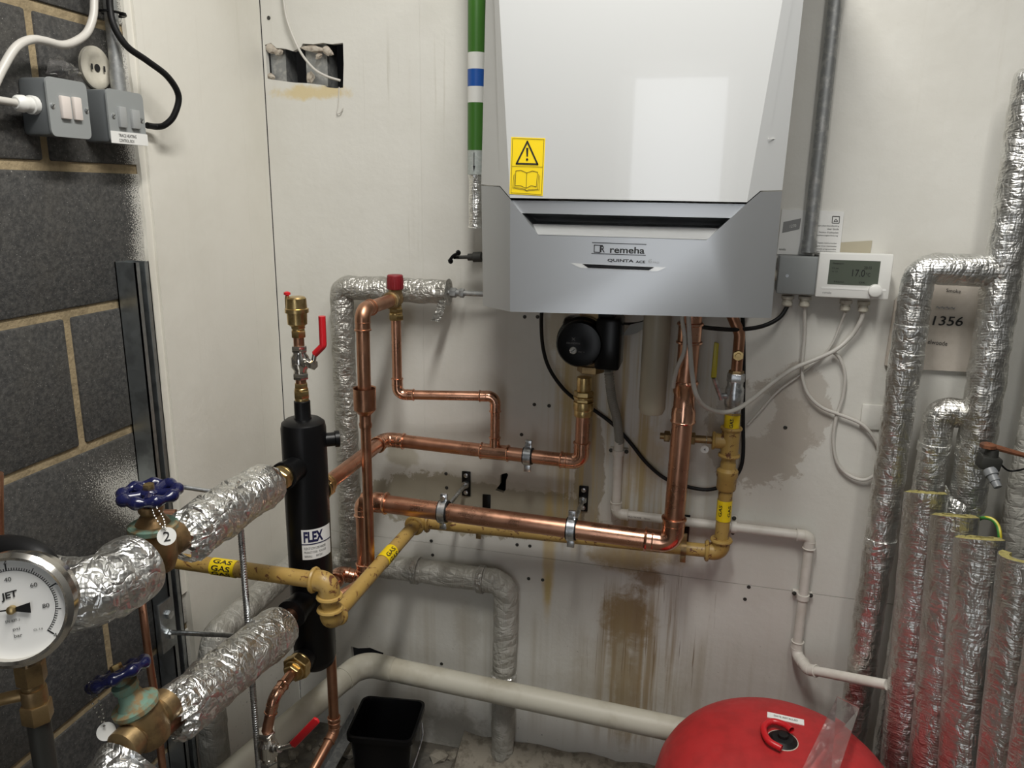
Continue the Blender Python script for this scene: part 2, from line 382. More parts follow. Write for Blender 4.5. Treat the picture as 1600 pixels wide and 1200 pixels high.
# ------------------------------------------------------------------ the room
XL, XR, YB, HT = -.993, .80, -3.05, 2.62
XBLK = -1.005
def holed(poly, holes, y0, y1, jitter=0):
    loops = [[Vector((x, z, 0)) for x, z in poly]] + [[Vector((x, z, 0)) for x, z in h] for h in holes]
    flat = [v for l in loops for v in l]; bm = B()
    fr = [bm.verts.new((v.x, y0, v.y)) for v in flat]; bk = [bm.verts.new((v.x, y1, v.y)) for v in flat]
    for t in geometry.tessellate_polygon(loops):
        bm.faces.new([fr[i] for i in t]); bm.faces.new([bk[i] for i in t][::-1])
    k = 0
    for l in loops:
        n = len(l)
        for i in range(n): bm.faces.new((fr[k+i], fr[k+(i+1) % n], bk[k+(i+1) % n], bk[k+i]))
        k += n
    return bm
def pxpoly(pts): return [(P(*p).x, P(*p).z) for p in pts]
SEAM = .588; VS = P(657, 150).x
hole_a = pxpoly([(414, 70), (423, 67), (432, 75), (445, 76), (458, 80), (470, 74), (473, 68), (490, 69), (505, 67), (518, 69), (536, 67), (537, 100), (536, 137), (524, 138), (508, 136), (506, 133), (480, 130), (460, 129), (444, 127), (418, 123), (417, 108)])
hole_b = pxpoly([(787, 740), (792, 739), (794, 742), (791, 750), (790, 766), (786, 770), (774, 766), (781, 757), (782, 742)])
hole_c = pxpoly([(548, 1010), (560, 1013), (578, 1012), (590, 1017), (599, 1020), (598, 1033), (580, 1036), (560, 1040), (550, 1030)])
G2 = .0004
wb = struct(obj('wall_back', bx(XL-.12, XR, .115, .2, -.05, HT), 'void'))
obj('panel', holed([(XL+.0016, SEAM+G2), (VS-.00012, SEAM+G2), (VS-.00012, HT), (XL+.0016, HT)], [hole_a], 0, .0125), 'board', wb, 20)
obj('panel', holed([(VS+.00012, SEAM+G2), (XR, SEAM+G2-.01), (XR, HT), (VS+.00012, HT)], [hole_b], 0, .0125), 'board', wb, 20)
obj('panel', holed([(XL+.0016, -.02), (XR, -.02), (XR, SEAM-.011), (VS, SEAM-G2), (XL+.0016, SEAM-G2)], [hole_c], 0, .0125), 'board', wb, 20)
for a, c_ in ((419, 441), (474, 506)):
    x0, x1 = P(a, 100).x, P(c_, 100).x; bm = B(); box(bm, ((x0+x1)/2, .017, 1.4), (x1-x0, .002, 2.2)); box(bm, (x0, .04, 1.4), (.002, .05, 2.2)); box(bm, (x1, .04, 1.4), (.002, .05, 2.2))
    obj('metal_stud', bm, 'galv', wb)
# ragged plaster bits round the hole
for (px, py, w_, h_, ang) in ((425, 76, .034, .022, .3), (436, 82, .02, .012, -.4), (490, 76, .05, .016, .1), (512, 80, .026, .018, .5), (498, 88, .016, .01, -.6), (485, 120, .02, .025, .2), (404, 95, .016, .032, .2), (424, 119, .022, .012, .3)):
    bm = B(); bmesh.ops.create_icosphere(bm, subdivisions=2, radius=1)
    c_ = P(px, py, -.004 if px > 410 else .003)
    for v in bm.verts:
        d = 1+.5*noise.noise(v.co*2+Vector((px, py, 0))); v.co = Vector((v.co.x*w_/2*d, v.co.y*.006, v.co.z*h_/2*d))
    bmesh.ops.transform(bm, matrix=Matrix.Translation(c_) @ Matrix.Rotation(ang, 4, 'Y'), verts=bm.verts)
    obj('plaster_scrap', bm, 'plaster' if px > 410 else 'board', wb, 0)
# screw heads and plugs set in the rear wall
bm = lathe(B(), (0, 0, 0), (0, -1, 0), [(0, .0042), (.001, .0043), (.0018, .003), (.001, .0014)], 12); scr = None
for px, py in ((1170, 917), (1164, 936), (835, 632), (858, 634), (674, 845), (676, 867), (808, 851), (828, 853), (826, 904), (848, 906), (697, 740), (698, 762), (815, 679), (1227, 668), (420, 28), (523, 1001), (690, 1037), (840, 495), (820, 495)):
    if scr is None: o = obj('screw', bm, 'iron_dark', wb, 38, P(px, py)); scr = o.data
    else: obj('screw', scr, 'iron_dark', wb, 38, P(px, py))

# left side: block wall, then the board that covers it up to the corner
wl = struct(obj('wall_left', bx(XBLK-.2, XBLK-.0045, YB, .0, -.05, HT), 'mortar'))
MOD, LEN, JT = .2345, .468, .0155
z0 = 1.0075-5*MOD; bmesh_cache = {}
for k in range(0, 13):
    zb = z0+k*MOD; zt = zb+MOD-JT/2; zb += JT/2
    if zb > HT: break
    ph = -.632 if k % 2 == 1 else -.632+LEN/2
    for j in range(-1, 7):
        y1 = min(ph - j*LEN + LEN - JT/2, -.0); y0 = max(ph - j*LEN + JT/2, YB)
        if y1-y0 < .02 or y0 > -.38: continue
        key = (round(y1-y0, 3), min(zt, HT)-zb)
        if key not in bmesh_cache:
            bm = box(B(), (0, 0, 0), (.06, y1-y0, min(zt, HT)-zb), None, .004)
            bmesh_cache[key] = obj('block', bm, 'block', wl, 38, (XBLK-.03, (y0+y1)/2, (zb+min(zt, HT))/2)).data
        else: obj('block', bmesh_cache[key], 'block', wl, 38, (XBLK-.03, (y0+y1)/2, (zb+min(zt, HT))/2))
YE = -.415; YJ = PX(375, 100, XL).y
def lumpy(x0, x1, y0, y1, z0_, z1, step, amp, s):
    "a slab whose outward edge wanders a little"
    bm = B(); n = int((z1-z0_)/step); rows = []
    for i in range(n+1):
        z = z0_+(z1-z0_)*i/n; j = noise.noise(Vector((0, 0, z*s)))*amp
        rows.append([bm.verts.new((x, y, z)) for x, y in ((x0, y0+j), (x1, y0+j*.6), (x1, y1), (x0, y1))])
    for A, D in zip(rows, rows[1:]):
        for k in range(4): bm.faces.new((A[k], A[(k+1) % 4], D[(k+1) % 4], D[k]))
    bm.faces.new(rows[0]); bm.faces.new(rows[-1]); return bm
obj('panel', lumpy(XBLK-.004, XL, YE, YJ-.0006, .0, HT, .02, .003, 9), 'board_left', wl, 30)
obj('panel', lumpy(XBLK-.004, XL-.0006, YJ+.0006, -.0006, .0, HT, .05, .0002, 9), 'board_left', wl, 30)
obj('sealant_bead', lumpy(XBLK-.003, XL-.006, YE-.016, YE+.002, .62, HT, .015, .006, 14), 'board_left', wl, 40)

fl = struct(obj('floor', bx(XL-.2, XR+.1, YB-.8, .2, -.12, 0), 'concrete'))
struct(obj('ceiling', bx(XL-.2, XR+.1, YB-.1, .2, HT, HT+.1), 'plain_wall'))
struct(obj('wall_right', bx(XR, XR+.1, YB-.1, .2, 0, HT), 'dark_wall'))
DX0, DX1, DZ = -.37, .075, 2.0                 # the open doorway behind the photographer
bm = bx(XL-.2, DX0, YB-.1, YB, 0, HT); box(bm, ((DX1+XR)/2, YB-.05, HT/2), (XR-DX1, .1, HT)); box(bm, ((DX0+DX1)/2, YB-.05, (DZ+HT)/2), (DX1-DX0, .1, HT-DZ))
struct(obj('wall_rear', bm, 'dark_wall'))
bm = B()
for x in (DX0-.03, DX1+.03): box(bm, (x, YB+.012, DZ/2+.02), (.06, .024, DZ+.04))
box(bm, ((DX0+DX1)/2, YB+.012, DZ+.03), (DX1-DX0+.12, .024, .06)); struct(obj('trim_1', bm, 'plain_wall'))
# lamp body over the light
for LP, lb_ in ((LAMP, 'white batten light fitting on the ceiling, left one'), (LAMP2, 'white batten light fitting on the ceiling, right one')):
    lf = thing('ceiling_light', lb_, 'light', LP + Vector((0, 0, .02)))
    obj('housing', bx(LP.x-.09, LP.x+.09, LP.y-.55, LP.y+.55, LP.z+.012, HT, .01), 'white_pl', lf)
# debris on the floor along the rear wall
bm = B()
for i in range(260):
    x = random.uniform(-.95, .1); y = -abs(random.gauss(.0, .13))-.03; s = random.uniform(.004, .02)*(1.6 if random.random() < .12 else 1)
    if (-.80 < x < -.52 and y < -.05) or abs(x+.39) < .06 or x > -.06: continue
    r = bmesh.ops.create_icosphere(bm, subdivisions=1, radius=1)
    mx = Matrix.Translation((x, y, s*.25)) @ Matrix.Rotation(random.uniform(0, 6), 4, 'Z') @ Matrix.Diagonal((s, s*random.uniform(.5, 1), s*.5, 1))
    for v in r['verts']: v.co = mx @ (v.co*(1+.5*noise.noise(v.co*1.7+Vector((i, 0, 0)))))
o = tag(obj('rubble', bm, 'rubble', None, 0), 'broken mortar and rubble strewn on the floor by the rear wall', 'rubble'); o['kind'] = 'stuff'
bm = B(); n = 40
rows = []
for i in range(n+1):
    x = -.53+.62*i/n; r = []
    for k in range(7):
        a = k/6; y = -.001-.12*a; z = (.055*(1-a**1.5)+.012*noise.noise(Vector((x*14, a*3, 5))))*(1 if 0 < i < n else 0)
        r.append(bm.verts.new((x, y+.008*noise.noise(Vector((x*20, a*4, 1))), max(z, .0005) if k < 6 else -.005)))
    rows.append(r)
for A, D in zip(rows, rows[1:]):
    for k in range(6): bm.faces.new((A[k], A[k+1], D[k+1], D[k]))
tag(obj('mortar_fillet', bm, 'rubble', None, 0), 'lumpy mortar haunch along the foot of the rear wall', 'mortar')

# ------------------------------------------------------------------ boiler
BL = thing('boiler', 'white wall-hung boiler with silver lower cover and yellow warning sticker', 'boiler', (-.127, 0, 1.25))
def shell(front, back_y):
    "front: list of faces as lists of points; close the rim back to y=back_y"
    bm = B(); vs = {}
    def V(p):
        k = tuple(round(c_, 5) for c_ in p)
        if k not in vs: vs[k] = bm.verts.new(p)
        return vs[k]
    for f in front: bm.faces.new([V(p) for p in f])
    rim = [e for e in bm.edges if len(e.link_faces) == 1]; bk = {}
    for e in rim:
        for v in e.verts:
            if v not in bk: bk[v] = bm.verts.new((v.co.x, back_y, v.co.z))
    for e in rim: bm.faces.new((e.verts[0], e.verts[1], bk[e.verts[1]], bk[e.verts[0]]))
    return bm
SO, CO = .350, .37
# lower cover
SL = .328
l0, l1, l2 = P(752, 290, SL), P(781, 292, .352), P(797, 311, CO)
l3, l4 = P(797, 487, CO), P(755, 478, SL)
n0, n1 = P(841, 367, CO), P(1104, 375, CO)
r2, r1, r0 = P(1167, 318, CO), P(1188, 300, .36), P(1222, 299, SO)
r4, r3 = P(1205, 497, SO), P(1141, 496, CO)
cv = obj('lower_cover', shell([[l0, l1, l2, l3, l4], [l2, n0, n1, r2, r3, l3], [r2, r1, r0, r4, r3]], -.03), 'silver_pl', BL, 20)
# grab recess: lip, dark back, ledge coloured white as if lit
def quad(*p):
    bm = B(); bm.faces.new([bm.verts.new(q) for q in p]); return bm
a0, a1 = P(799, 313, .364), P(1165, 319, .364)
b0, b1 = P(815, 333, .364), P(1150, 341, .364)
c0, c1 = P(822, 340, .318), P(1140, 348, .318)
d0, d1 = P(832, 352, .318), P(1130, 360, .318)
obj('recess_lip', prism(B(), [a0, a1, b1, b0], (0, .05, 0)), 'silver_pl', cv, 20)
bm = B(); n = 8
def recess_x(z, side):
    "the sloping sides of the notch"
    p, q = (l2, n0) if side == 0 else (r2, n1); t = (z-p.z)/(q.z-p.z); return p.x+(q.x-p.x)*t
rows = []
for k in range(13):       # concave scoop: down the back, then out along the ledge
    u = k/12; z = b0.z + (n0.z-b0.z)*u; y = -.352+.05*math.sin(PI*min(1, u*1.25+.02)) if u < .55 else None
    if u >= .55:
        t = (u-.55)/.45; y0_ = -.352+.05*math.sin(PI*(.55*1.25+.02)); y = y0_ + (-CO-y0_)*t
    rows.append([bm.verts.new((recess_x(z, 0)+(recess_x(z, 1)-recess_x(z, 0))*i/n, y - .006*math.sin(PI*i/n)*(1-u), z)) for i in range(n+1)])
for k, (A, D) in enumerate(zip(rows, rows[1:])):
    for i in range(n): bm.faces.new((A[i], A[i+1], D[i+1], D[i]))
bmesh.ops.solidify(bm, geom=bm.faces[:], thickness=.004)
o = obj('grab_recess', bm, 'dark_pl', cv, 60)
bm = B(); e0, e1 = P(827, 351, .358), P(1130, 358, .358)
v = [bm.verts.new(p) for p in (e0 + Vector((0, .012, .001)), e1 + Vector((0, .012, .001)), n1 + Vector((0, -.0006, .0006)), n0 + Vector((0, -.0006, .0006)))]
bm.faces.new(v); bmesh.ops.solidify(bm, geom=bm.faces[:], thickness=.0015); obj('recess_ledge', bm, 'casing', cv, 0)  # white enamel colour stands in for ceiling light caught on the ledge
# white casing
tl0, tl1, tr1, tr0 = P(760, -240, SL), P(764, -240, CO), P(1272, -240, CO), P(1295, -240, SO)
zt = 2.0
for p in (tl0, tl1, tr1, tr0): p.z = zt
tl0.x, tr0.x = -.374, .128
g = Vector((0, 0, .002))
case = obj('casing', shell([[l0+g, l1+g, l2+g, tl1, tl0], [l2+g, r2+g, tr1, tl1], [r2+g, r1+g, r0+g, tr0, tr1]], -.03), 'casing', BL, 20)
bm = bx(-.374, .128, SO*-1+.003, -.03, zt-.002, zt+.004); obj('top_panel', bm, 'casing', BL)
bm = box(B(), (0, 0, 0), (.034, .001, .0012), Matrix.Rotation(math.atan2(.03, .035), 3, 'Z')); bmesh.ops.translate(bm, verts=bm.verts, vec=P(1213, 217, .3535)); obj('casing_seam', bm, 'white_pl', case)
# underside plate
obj('base_plate', bx(l4.x+.01, r4.x-.01, -.32, -.02, l4.z+.012, l4.z+.02), 'grey_pl', BL)
# logo
fo = CO+.0006
def line(px0, py0, px1, py1, off, wd, material, parent, name='logo_line'):
    a, c_ = P(px0, py0, off), P(px1, py1, off); d = (c_-a).normalized(); u = Vector((0, -1, 0)).cross(d)*wd/2
    bm = prism(B(), [a-u, c_-u, c_+u, a+u], (0, .0005, 0)); return obj(name, bm, material, parent, 0)
line(925, 379, 1010, 382, fo, .0011, 'ink', cv); line(924, 396, 1009, 399, fo, .0011, 'ink', cv)
for a in ((928, 383, 942, 383.5), (928, 394, 938, 394.4)): line(*a, fo, .0014, 'ink', cv)
for a in ((928.6, 383, 928.2, 394), (938, 383, 937.6, 394)): line(*a, fo, .0014, 'ink', cv)
tx = lambda s, p0, wpx, hpx, m_, par, off, bold=0, name='lettering': text(s, P(*p0, off), P(p0[0]+wpx, p0[1]+wpx*.03, off)-P(*p0, off), ZD, (P(p0[0]+wpx, p0[1], off)-P(*p0, off)).length, (P(*p0, off)-P(p0[0], p0[1]-hpx, off)).length, m_, par, .0004, None, name, bold)
tx('R', (938, 394.3), 7, 10.5, 'ink', cv, CO, .02); tx('remeha', (953, 395.2), 54, 10.5, 'ink', cv, CO, .022)
tx('QUINTA', (949, 409.5), 41, 5.2, 'ink', cv, CO, .03); tx('ACE', (993, 411), 15, 4, 'ink', cv, CO, .03)
tx('65', (1013, 411), 5, 6, 'ink_grey', cv, CO); tx('PRO', (1020, 411.3), 10, 2.6, 'ink_grey', cv, CO)
# display slot
bm = prism(B(), [P(891, 411, fo), P(1041, 418, fo), P(1027, 424, fo), P(906, 418.5, fo)], (0, .0004, 0)); sl = obj('display_slot', bm, 'casing', cv, 0)
bm = prism(B(), [P(910, 412.3, fo+.0004), P(1022, 417.5, fo+.0004), P(1014, 422.3, fo+.0004), P(919, 418.3, fo+.0004)], (0, .0003, 0)); obj('display_window', bm, 'black_gloss', sl, 0)
# warning sticker
so = lambda px, py, e=.0: P(px, py, CO+.0006+e)
q = [(799, 214), (852, 216), (848, 306), (796, 303)]
st = obj('warning_sticker', prism(B(), [so(*p) for p in q], (0, .0005, 0)), 'yellow', case, 0)
def poly_line(pts, wd, parent, closed=True, e=.0008, name='pictogram', material='ink'):
    bm = B(); pts = [so(*p, e) for p in pts]; n = len(pts)
    for i in range(n if closed else n-1):
        a, c_ = pts[i], pts[(i+1) % n]; d = (c_-a).normalized(); u = Vector((0, -1, 0)).cross(d)*wd/2; a = a-d*wd*.4; c_ = c_+d*wd*.4
        bm.faces.new([bm.verts.new(p) for p in (a-u, c_-u, c_+u, a+u)])
    return obj(name, bm, material, parent, 0)
poly_line([(801, 216), (850, 218), (846, 304), (798.5, 301)], .0006, st); poly_line([(799.5, 259.5), (848, 261)], .0006, st, False)
poly_line([(824, 221), (840, 256.5), (807, 255.5)], .0026, st)
bm = B(); bm.faces.new([bm.verts.new(so(*p, .0008)) for p in ((822, 231), (825.6, 231), (824.9, 244), (822.7, 244))])
bm.faces.new([bm.verts.new(so(823.6+1.9*math.cos(a*PI/4), 249+1.9*math.sin(a*PI/4), .0008)) for a in range(8)]); obj('pictogram', bm, 'ink', st, 0)
poly_line([(806, 267), (814, 266), (823, 270), (832, 267), (840, 269), (838, 292), (830, 290), (822, 294), (813, 290), (805, 290)], .0008, st)
poly_line([(823, 270), (822, 294)], .0008, st, False)
for d in (2.2, 4.4): poly_line([(806-d*.7, 269+d), (805-d*.9, 291+d*.6), (820, 294+d*.6), (823, 297+d*.4), (826, 295+d*.6), (838+d, 294+d*.6), (840+d*.8, 270+d)], .0006, st, False)
# condensate trap hanging under the boiler
ct = lathe(B(), P(1029, 470, .16), (0, 0, -1), [(0, .027), (.10, .027), (.218, .0265), (.228, .022), (.231, .01)], 28); obj('condensate_trap', ct, 'trap', BL)

# ------------------------------------------------------------------ green colour-coded pipe beside the boiler
gp = thing('colour_coded_pipe', 'green painted pipe with white and blue bands left of the boiler', 'pipe', P(745, 355, .1))
gx, gy = P(744, 200, .1).x, -.1
def vz(py): return P(744, py, .1).z
def vtube(name, py0, py1, r, material, parent, seg=28): return obj(name, tube(B(), [(gx, gy, vz(py0)), (gx, gy, vz(py1))], r, seg), material, parent)
obj('pipe', tube(B(), [(gx, gy, HT), (gx, gy, vz(355))], .0105, 20), 'galv', gp)
obj('green_wrap', tube(B(), [(gx, gy, HT-.001), (gx, gy, vz(83))], .0176, 28), 'green_paint', gp); vtube('green_wrap', 161, 235, .0176, 'green_paint', gp)
vtube('white_band', 83, 109, .0178, 'white_pl', gp); vtube('blue_band', 109, 136, .0178, 'blue_paint', gp); vtube('white_band', 136, 161, .0178, 'white_pl', gp)
sl = vtube('bare_sleeve', 235, 273, .0172, 'sleeve', gp)
def cyl_fn(cx, cy, r, a0, z0_):
    return lambda u, t: Vector((cx+math.sin(a0+u/r)*r, cy-math.cos(a0+u/r)*r, z0_+t))
bm = B(); fnc = cyl_fn(gx, gy, .0176, -.25, vz(269)); hz = vz(239)-vz(269)
for poly in ([(.0045, .3), (.0062, .3), (.0062, 1), (.0045, 1)], [(.0028, .32), (.0079, .32), (.00535, 0)]):
    bm.faces.new([bm.verts.new(fnc(u, t*hz)) for u, t in poly])
obj('flow_arrow', bm, 'ink', sl, 0)
obj('foil_sleeve', foil_tube([(gx, gy, vz(273)), (gx, gy, vz(356))], .0155, .01, .002, 28, .9), 'foil_ring', gp)

# black stop tap with cross handle, beside the boiler
tp = thing('stop_tap', 'small black stop tap with tee handle left of the boiler cover', 'tap', P(740, 402, .08))
a, d = P(775, 401, .08), P(722, 402, .08); ax = (d-a).normalized()
obj('body', lathe(B(), a, ax, [(0, .006), (.03, .006), (.032, .011), (.05, .011), (.052, .0075), (.062, .0075), (.063, .004), (.085, .004)], 18), 'iron_dark', tp)
h0, h1 = P(716, 395, .09), P(707, 407, .1); e_ = a+ax*.085
bm = B(); tube(bm, spline([P(702, 408, .1), P(708, 400, .1), P(716, 396, .1)]), [.0045]+[.0035]*15+[.0048], 10); lathe(bm, P(704, 408, .1), (0, -1, 0), [(-.004, .003), (0, .006), (.004, .003)], 10); lathe(bm, P(716, 395, .1), (0, -1, 0), [(-.004, .003), (0, .006), (.004, .003)], 10)
tube(bm, [e_, P(710, 402, .095)], .004, 10); obj('handle', bm, 'black_gloss', tp)

# ------------------------------------------------------------------ pump and pipes under the boiler
def copper_run(root, pts, r, bend, mt='copper', fit='copper_fit', er=1.12, ext=.011, skip=(), trim0=0, trim1=0, ename='elbow', seg=22):
    "straight lengths as pipe parts, each bend as an elbow with rolled rims"
    pts = [Vector(p) for p in pts]; n = len(pts); cuts = []
    for i in range(1, n-1):
        a = (pts[i-1]-pts[i]); c_ = (pts[i+1]-pts[i]); la, lc = a.length, c_.length; a /= la; c_ /= lc; ang = a.angle(c_)
        rr = bend[i-1] if isinstance(bend, (list, tuple)) else bend
        d = min(rr/math.tan(ang/2), la*.45, lc*.45); cuts.append((a, c_, d))
    for i in range(n-1):
        s = pts[i] if i == 0 else pts[i]+cuts[i-1][1]*(cuts[i-1][2]); e = pts[i+1] if i == n-2 else pts[i+1]+cuts[i][0]*(cuts[i][2])
        if (e-s).length > .002: obj('pipe', tube(B(), [s, e], r, seg), mt, root)
    for i in range(1, n-1):
        a, c_, d = cuts[i-1]; e0 = pts[i]+a*(d+ext); e1 = pts[i]+c_*(d+ext)
        path = fillet([e0, pts[i], e1], d*math.tan(a.angle(c_)/2), 10)
        bm = tube(B(), path, r*er, seg); torus(bm, e0, a, r*er, r*.16, 22, 6); torus(bm, e1, c_, r*er, r*.16, 22, 6)
        torus(bm, pts[i]+a*(d-.002), a, r*er*.99, r*.07, 22, 6); torus(bm, pts[i]+c_*(d-.002), c_, r*er*.99, r*.07, 22, 6)
        obj(ename, bm, fit, root)
def sleeve(root, c_, ax, half, r, name='coupling', material='copper_fit', k=1.12):
    ax = Vector(ax).normalized(); c_ = Vector(c_); bm = tube(B(), [c_-ax*half, c_+ax*half], r*k, 22)
    for s in (-1, 1): torus(bm, c_+ax*half*s, ax, r*k, r*.16, 22, 6)
    return obj(name, bm, material, root)
def nut_stack(root, o, ax, spec, name='union', material='brass'):
    bm = B(); t = 0
    for kind, ln, r in spec:
        if kind == 'h': hexn(bm, o, ax, t, t+ln, r)
        else: lathe(bm, o, ax, [(t, r*.96), (t+ln*.15, r), (t+ln*.85, r), (t+ln, r*.96)], 22)
        t += ln
    return obj(name, bm, material, root)

HX, HY = -.69, -.465                      # low loss header axis
RU = .0155
u1 = P(602, 686, .09); u2 = P(908, 724, .09); u2.z = u1.z + (P(855, 717, .09).z-u1.z); u3 = Vector((u2.x, u2.y, P(905, 645, .09).z))
UX = u1.x
up = thing('flow_pipe', 'upper copper pipe from the black header to the pump', 'pipe', u2)
u0 = Vector((UX, HY+.075, u1.z))
copper_run(up, [u0, u1, u2, u3], RU, [.035, .034], ext=.010)
nut_stack(up, Vector((UX, HY+.052, u1.z)), (0, 1, 0), [('r', .006, .024), ('h', .018, .024), ('r', .01, .020)])
tee_c = Vector((P(773, 705, .09).x, u1.y, 0)); tee_c.z = u1.z + (u2.z-u1.z)*(tee_c.x-u1.x)/(u2.x-u1.x)
bm = tube(B(), [tee_c-XD*.031, tee_c+XD*.031], RU*1.12, 22); tube(bm, [tee_c, tee_c+ZD*.034], .0118, 20)
for s in (-1, 1): torus(bm, tee_c+XD*.031*s, XD, RU*1.12, RU*.16, 22, 6)
torus(bm, tee_c+ZD*.034, ZD, .0118, .002, 20, 6); obj('tee', bm, 'copper_fit', up)
# union and pump
PXc = u2.x
nut_stack(up, Vector((PXc, -.09, P(905, 645, .09).z-.006)), (0, 0, 1), [('r', .014, .0205), ('r', .018, .0225), ('h', .008, .021), ('r', .004, .0225), ('h', .012, .0215), ('r', .03, .0165)])
pm = thing('circulator_pump', 'black circulator pump with round face under the boiler', 'pump', Vector((PXc, -.09, P(905, 580, .09).z)))
pz = P(905, 540, .12).z
hd = lathe(B(), (P(905, 538, .17).x, -.07, P(905, 538, .17).z), (0, -1, 0), [(0, .03), (.008, .046), (.05, .047), (.054, .052), (.070, .052), (.074, .0475), (.098, .0475), (.104, .044), (.106, .030), (.105, .012)], 40)
obj('volute', box(B(), (P(905, 512, .13).x, -.115, P(905, 515, .13).z), (.07, .05, .05), None, .012), 'black_gloss', pm)
mo = obj('motor_head', hd, 'black_gloss', pm)
kc = Vector((P(896, 547, .176).x, -.176, P(896, 547, .176).z))
kb = lathe(B(), kc, (0, -1, 0), [(-.004, .0075), (.004, .0075), (.0045, .006), (.0055, .006)], 18); obj('vent_screw', kb, 'chrome', mo)
obj('screw_slot', box(B(), kc-Vector((0, .006, 0)), (.009, .0012, .0014), Matrix.Rotation(-.7, 3, 'Y')), 'iron_dark', mo)
text('GRUNDFOS', P(885, 537, .1765), XD, ZD, .028, .0032, 'ink_grey', mo); text('X', P(893, 532, .1765), XD, ZD, .008, .006, 'ink_grey', mo); text('PSC 1', P(904, 551, .1765), XD, ZD, .011, .003, 'ink_grey', mo)
for px, py in ((883, 515), (929, 518)): obj('bolt', lathe(B(), P(px, py, .15), (0, -1, 0), [(0, .005), (.012, .005), (.012, .003), (.008, .003)], 12), 'zinc', pm)
a, c_ = P(931, 497, .17), P(967, 581, .17)
obj('terminal_box', box(B(), ((a.x+c_.x)/2, -.13, (a.z+c_.z)/2), (abs(c_.x-a.x), .08, abs(a.z-c_.z)), None, .007), 'black_gloss', pm)
obj('connector', bx(P(937, 480, .13).x, P(962, 480, .13).x, -.15, -.1, P(950, 505, .13).z, P(950, 470, .13).z, .003), 'black', pm)
nut_stack(pm, Vector((PXc+.012, -.09, P(905, 580, .09).z)), (0, 0, 1), [('h', .016, .029), ('r', .02, .024)], 'lower_flange', 'brass_dull')
nut_stack(pm, Vector((PXc+.014, -.09, P(905, 510, .09).z)), (0, 0, 1), [('r', .012, .024), ('h', .04, .030)], 'upper_flange', 'brass_dull')
# paper tag curling beside the pump
bm = B(); tg = [((972, 524), (985, 507)), ((984, 524), (994, 505)), ((996, 520), (1003, 503)), ((1006, 512), (1012, 499))]
rw = [(bm.verts.new(P(*a, .10+.012*i)), bm.verts.new(P(*c_, .11+.01*i))) for i, (a, c_) in enumerate(tg)]
for A, D in zip(rw, rw[1:]): bm.faces.new((A[0], A[1], D[1], D[0]))
bmesh.ops.solidify(bm, geom=bm.faces[:], thickness=.0006); tag(obj('paper_tag', bm, 'paper', None), 'crumpled white tag hanging beside the black pump', 'tag')

# lower copper pipe
RL = .0205
q1 = P(590, 785, .175); q2 = P(1050, 848, .175); q2.z = q1.z-.014; q3 = P(1072, 585, .175); q3.x = q2.x+.004
q4 = Vector((q3.x+.002, -.175, 1.26)); vx = P(563, 840, .19)
lp = thing('return_pipe', 'thick lower copper pipe clamped below and rising to the boiler', 'pipe', q2)
start = Vector((vx.x, -.175, q1.z))
copper_run(lp, [start+Vector((.001, 0, 0)), q2+Vector((0, 0, 0)), q4], RL, .042, ext=.012)
bm = B(); sc0 = start
va = Vector((vx.x, -.175, P(560, 868, .175).z))
low = Vector((vx.x, -.175, P(556, 903, .175).z)); low2 = Vector((HX-.075, -.185, low.z+.014)); low3 = Vector((HX-.01, HY+.03, low.z+.02))
copper_run(lp, [start+Vector((.05, 0, 0)), start, low, low2, low3], .0155, [.03, .03, .03], ext=.012)
bm = lathe(B(), q1-XD*.012, XD, [(0, .0175), (.004, .0235), (.03, .0235), (.034, .0215)], 22); torus(bm, q1+XD*.02, XD, .0232, .003, 22, 6); obj('reducer', bm, 'copper_fit', lp)
zc = P(1068, 628, .175).z
bm = lathe(B(), (q3.x, -.175, P(1066, 660, .175).z), (0, 0, 1), [(0, .0235), (.003, .0255), (.006, .0235), (.026, .0235), (.034, .0205), (.054, .0205), (.064, .0235), (.078, .0235), (.082, .0255), (.086, .0235)], 26); obj('coupling', bm, 'copper_fit', lp)
sleeve(lp, (q3.x+.001, -.175, P(1072, 520, .175).z), ZD, .018, RL, k=1.1)

# pipe hangers: ring, rod, back plate
def hanger(label, c_, r, plate=True):
    c_ = Vector(c_); root = thing('pipe_clamp', label, 'pipe clamp', c_)
    bm = lathe(B(), c_-XD*.011, XD, [(0, r), (0, r+.0035), (.022, r+.0035), (.022, r), (0, r)], 26, cap=False); obj('rubber_lining', bm, 'black', root)
    bm = lathe(B(), c_-XD*.008, XD, [(0, r+.0034), (0, r+.006), (.016, r+.006), (.016, r+.0034), (0, r+.0034)], 26, cap=False)
    for s in (-1, 1):
        box(bm, c_+ZD*s*(r+.012)+Vector((0, .004*s, 0)), (.016, .008, .016), None, .002)
    obj('ring', bm, 'zinc', root)
    for s in (-1, 1):
        obj('bolt', hexn(B(), c_+ZD*s*(r+.012), (0, -s, 0), -.002, .010, .0055), 'zinc', root)
    if plate:
        rod0 = Vector((c_.x, c_.y+r+.004, c_.z)); rod1 = Vector((c_.x, -.004, c_.z))
        obj('rod', tube(B(), [rod0, rod1], .005, 14), 'zinc', root); obj('nut', hexn(B(), rod0, (0, 1, 0), 0, .009, .0085), 'zinc', root)
        pl = box(B(), (c_.x, -.0025, c_.z), (.022, .005, .064), None, .002); p_ = obj('back_plate', pl, 'black_steel', root)
        obj('boss', hexn(B(), Vector((c_.x, -.004, c_.z)), (0, -1, 0), 0, .012, .0095), 'zinc', root)
        for s in (-1, 1): obj('screw', lathe(B(), (c_.x, -.005, c_.z+.022*s), (0, -1, 0), [(0, .006), (.002, .0055), (.003, .003)], 12), 'zinc', p_)
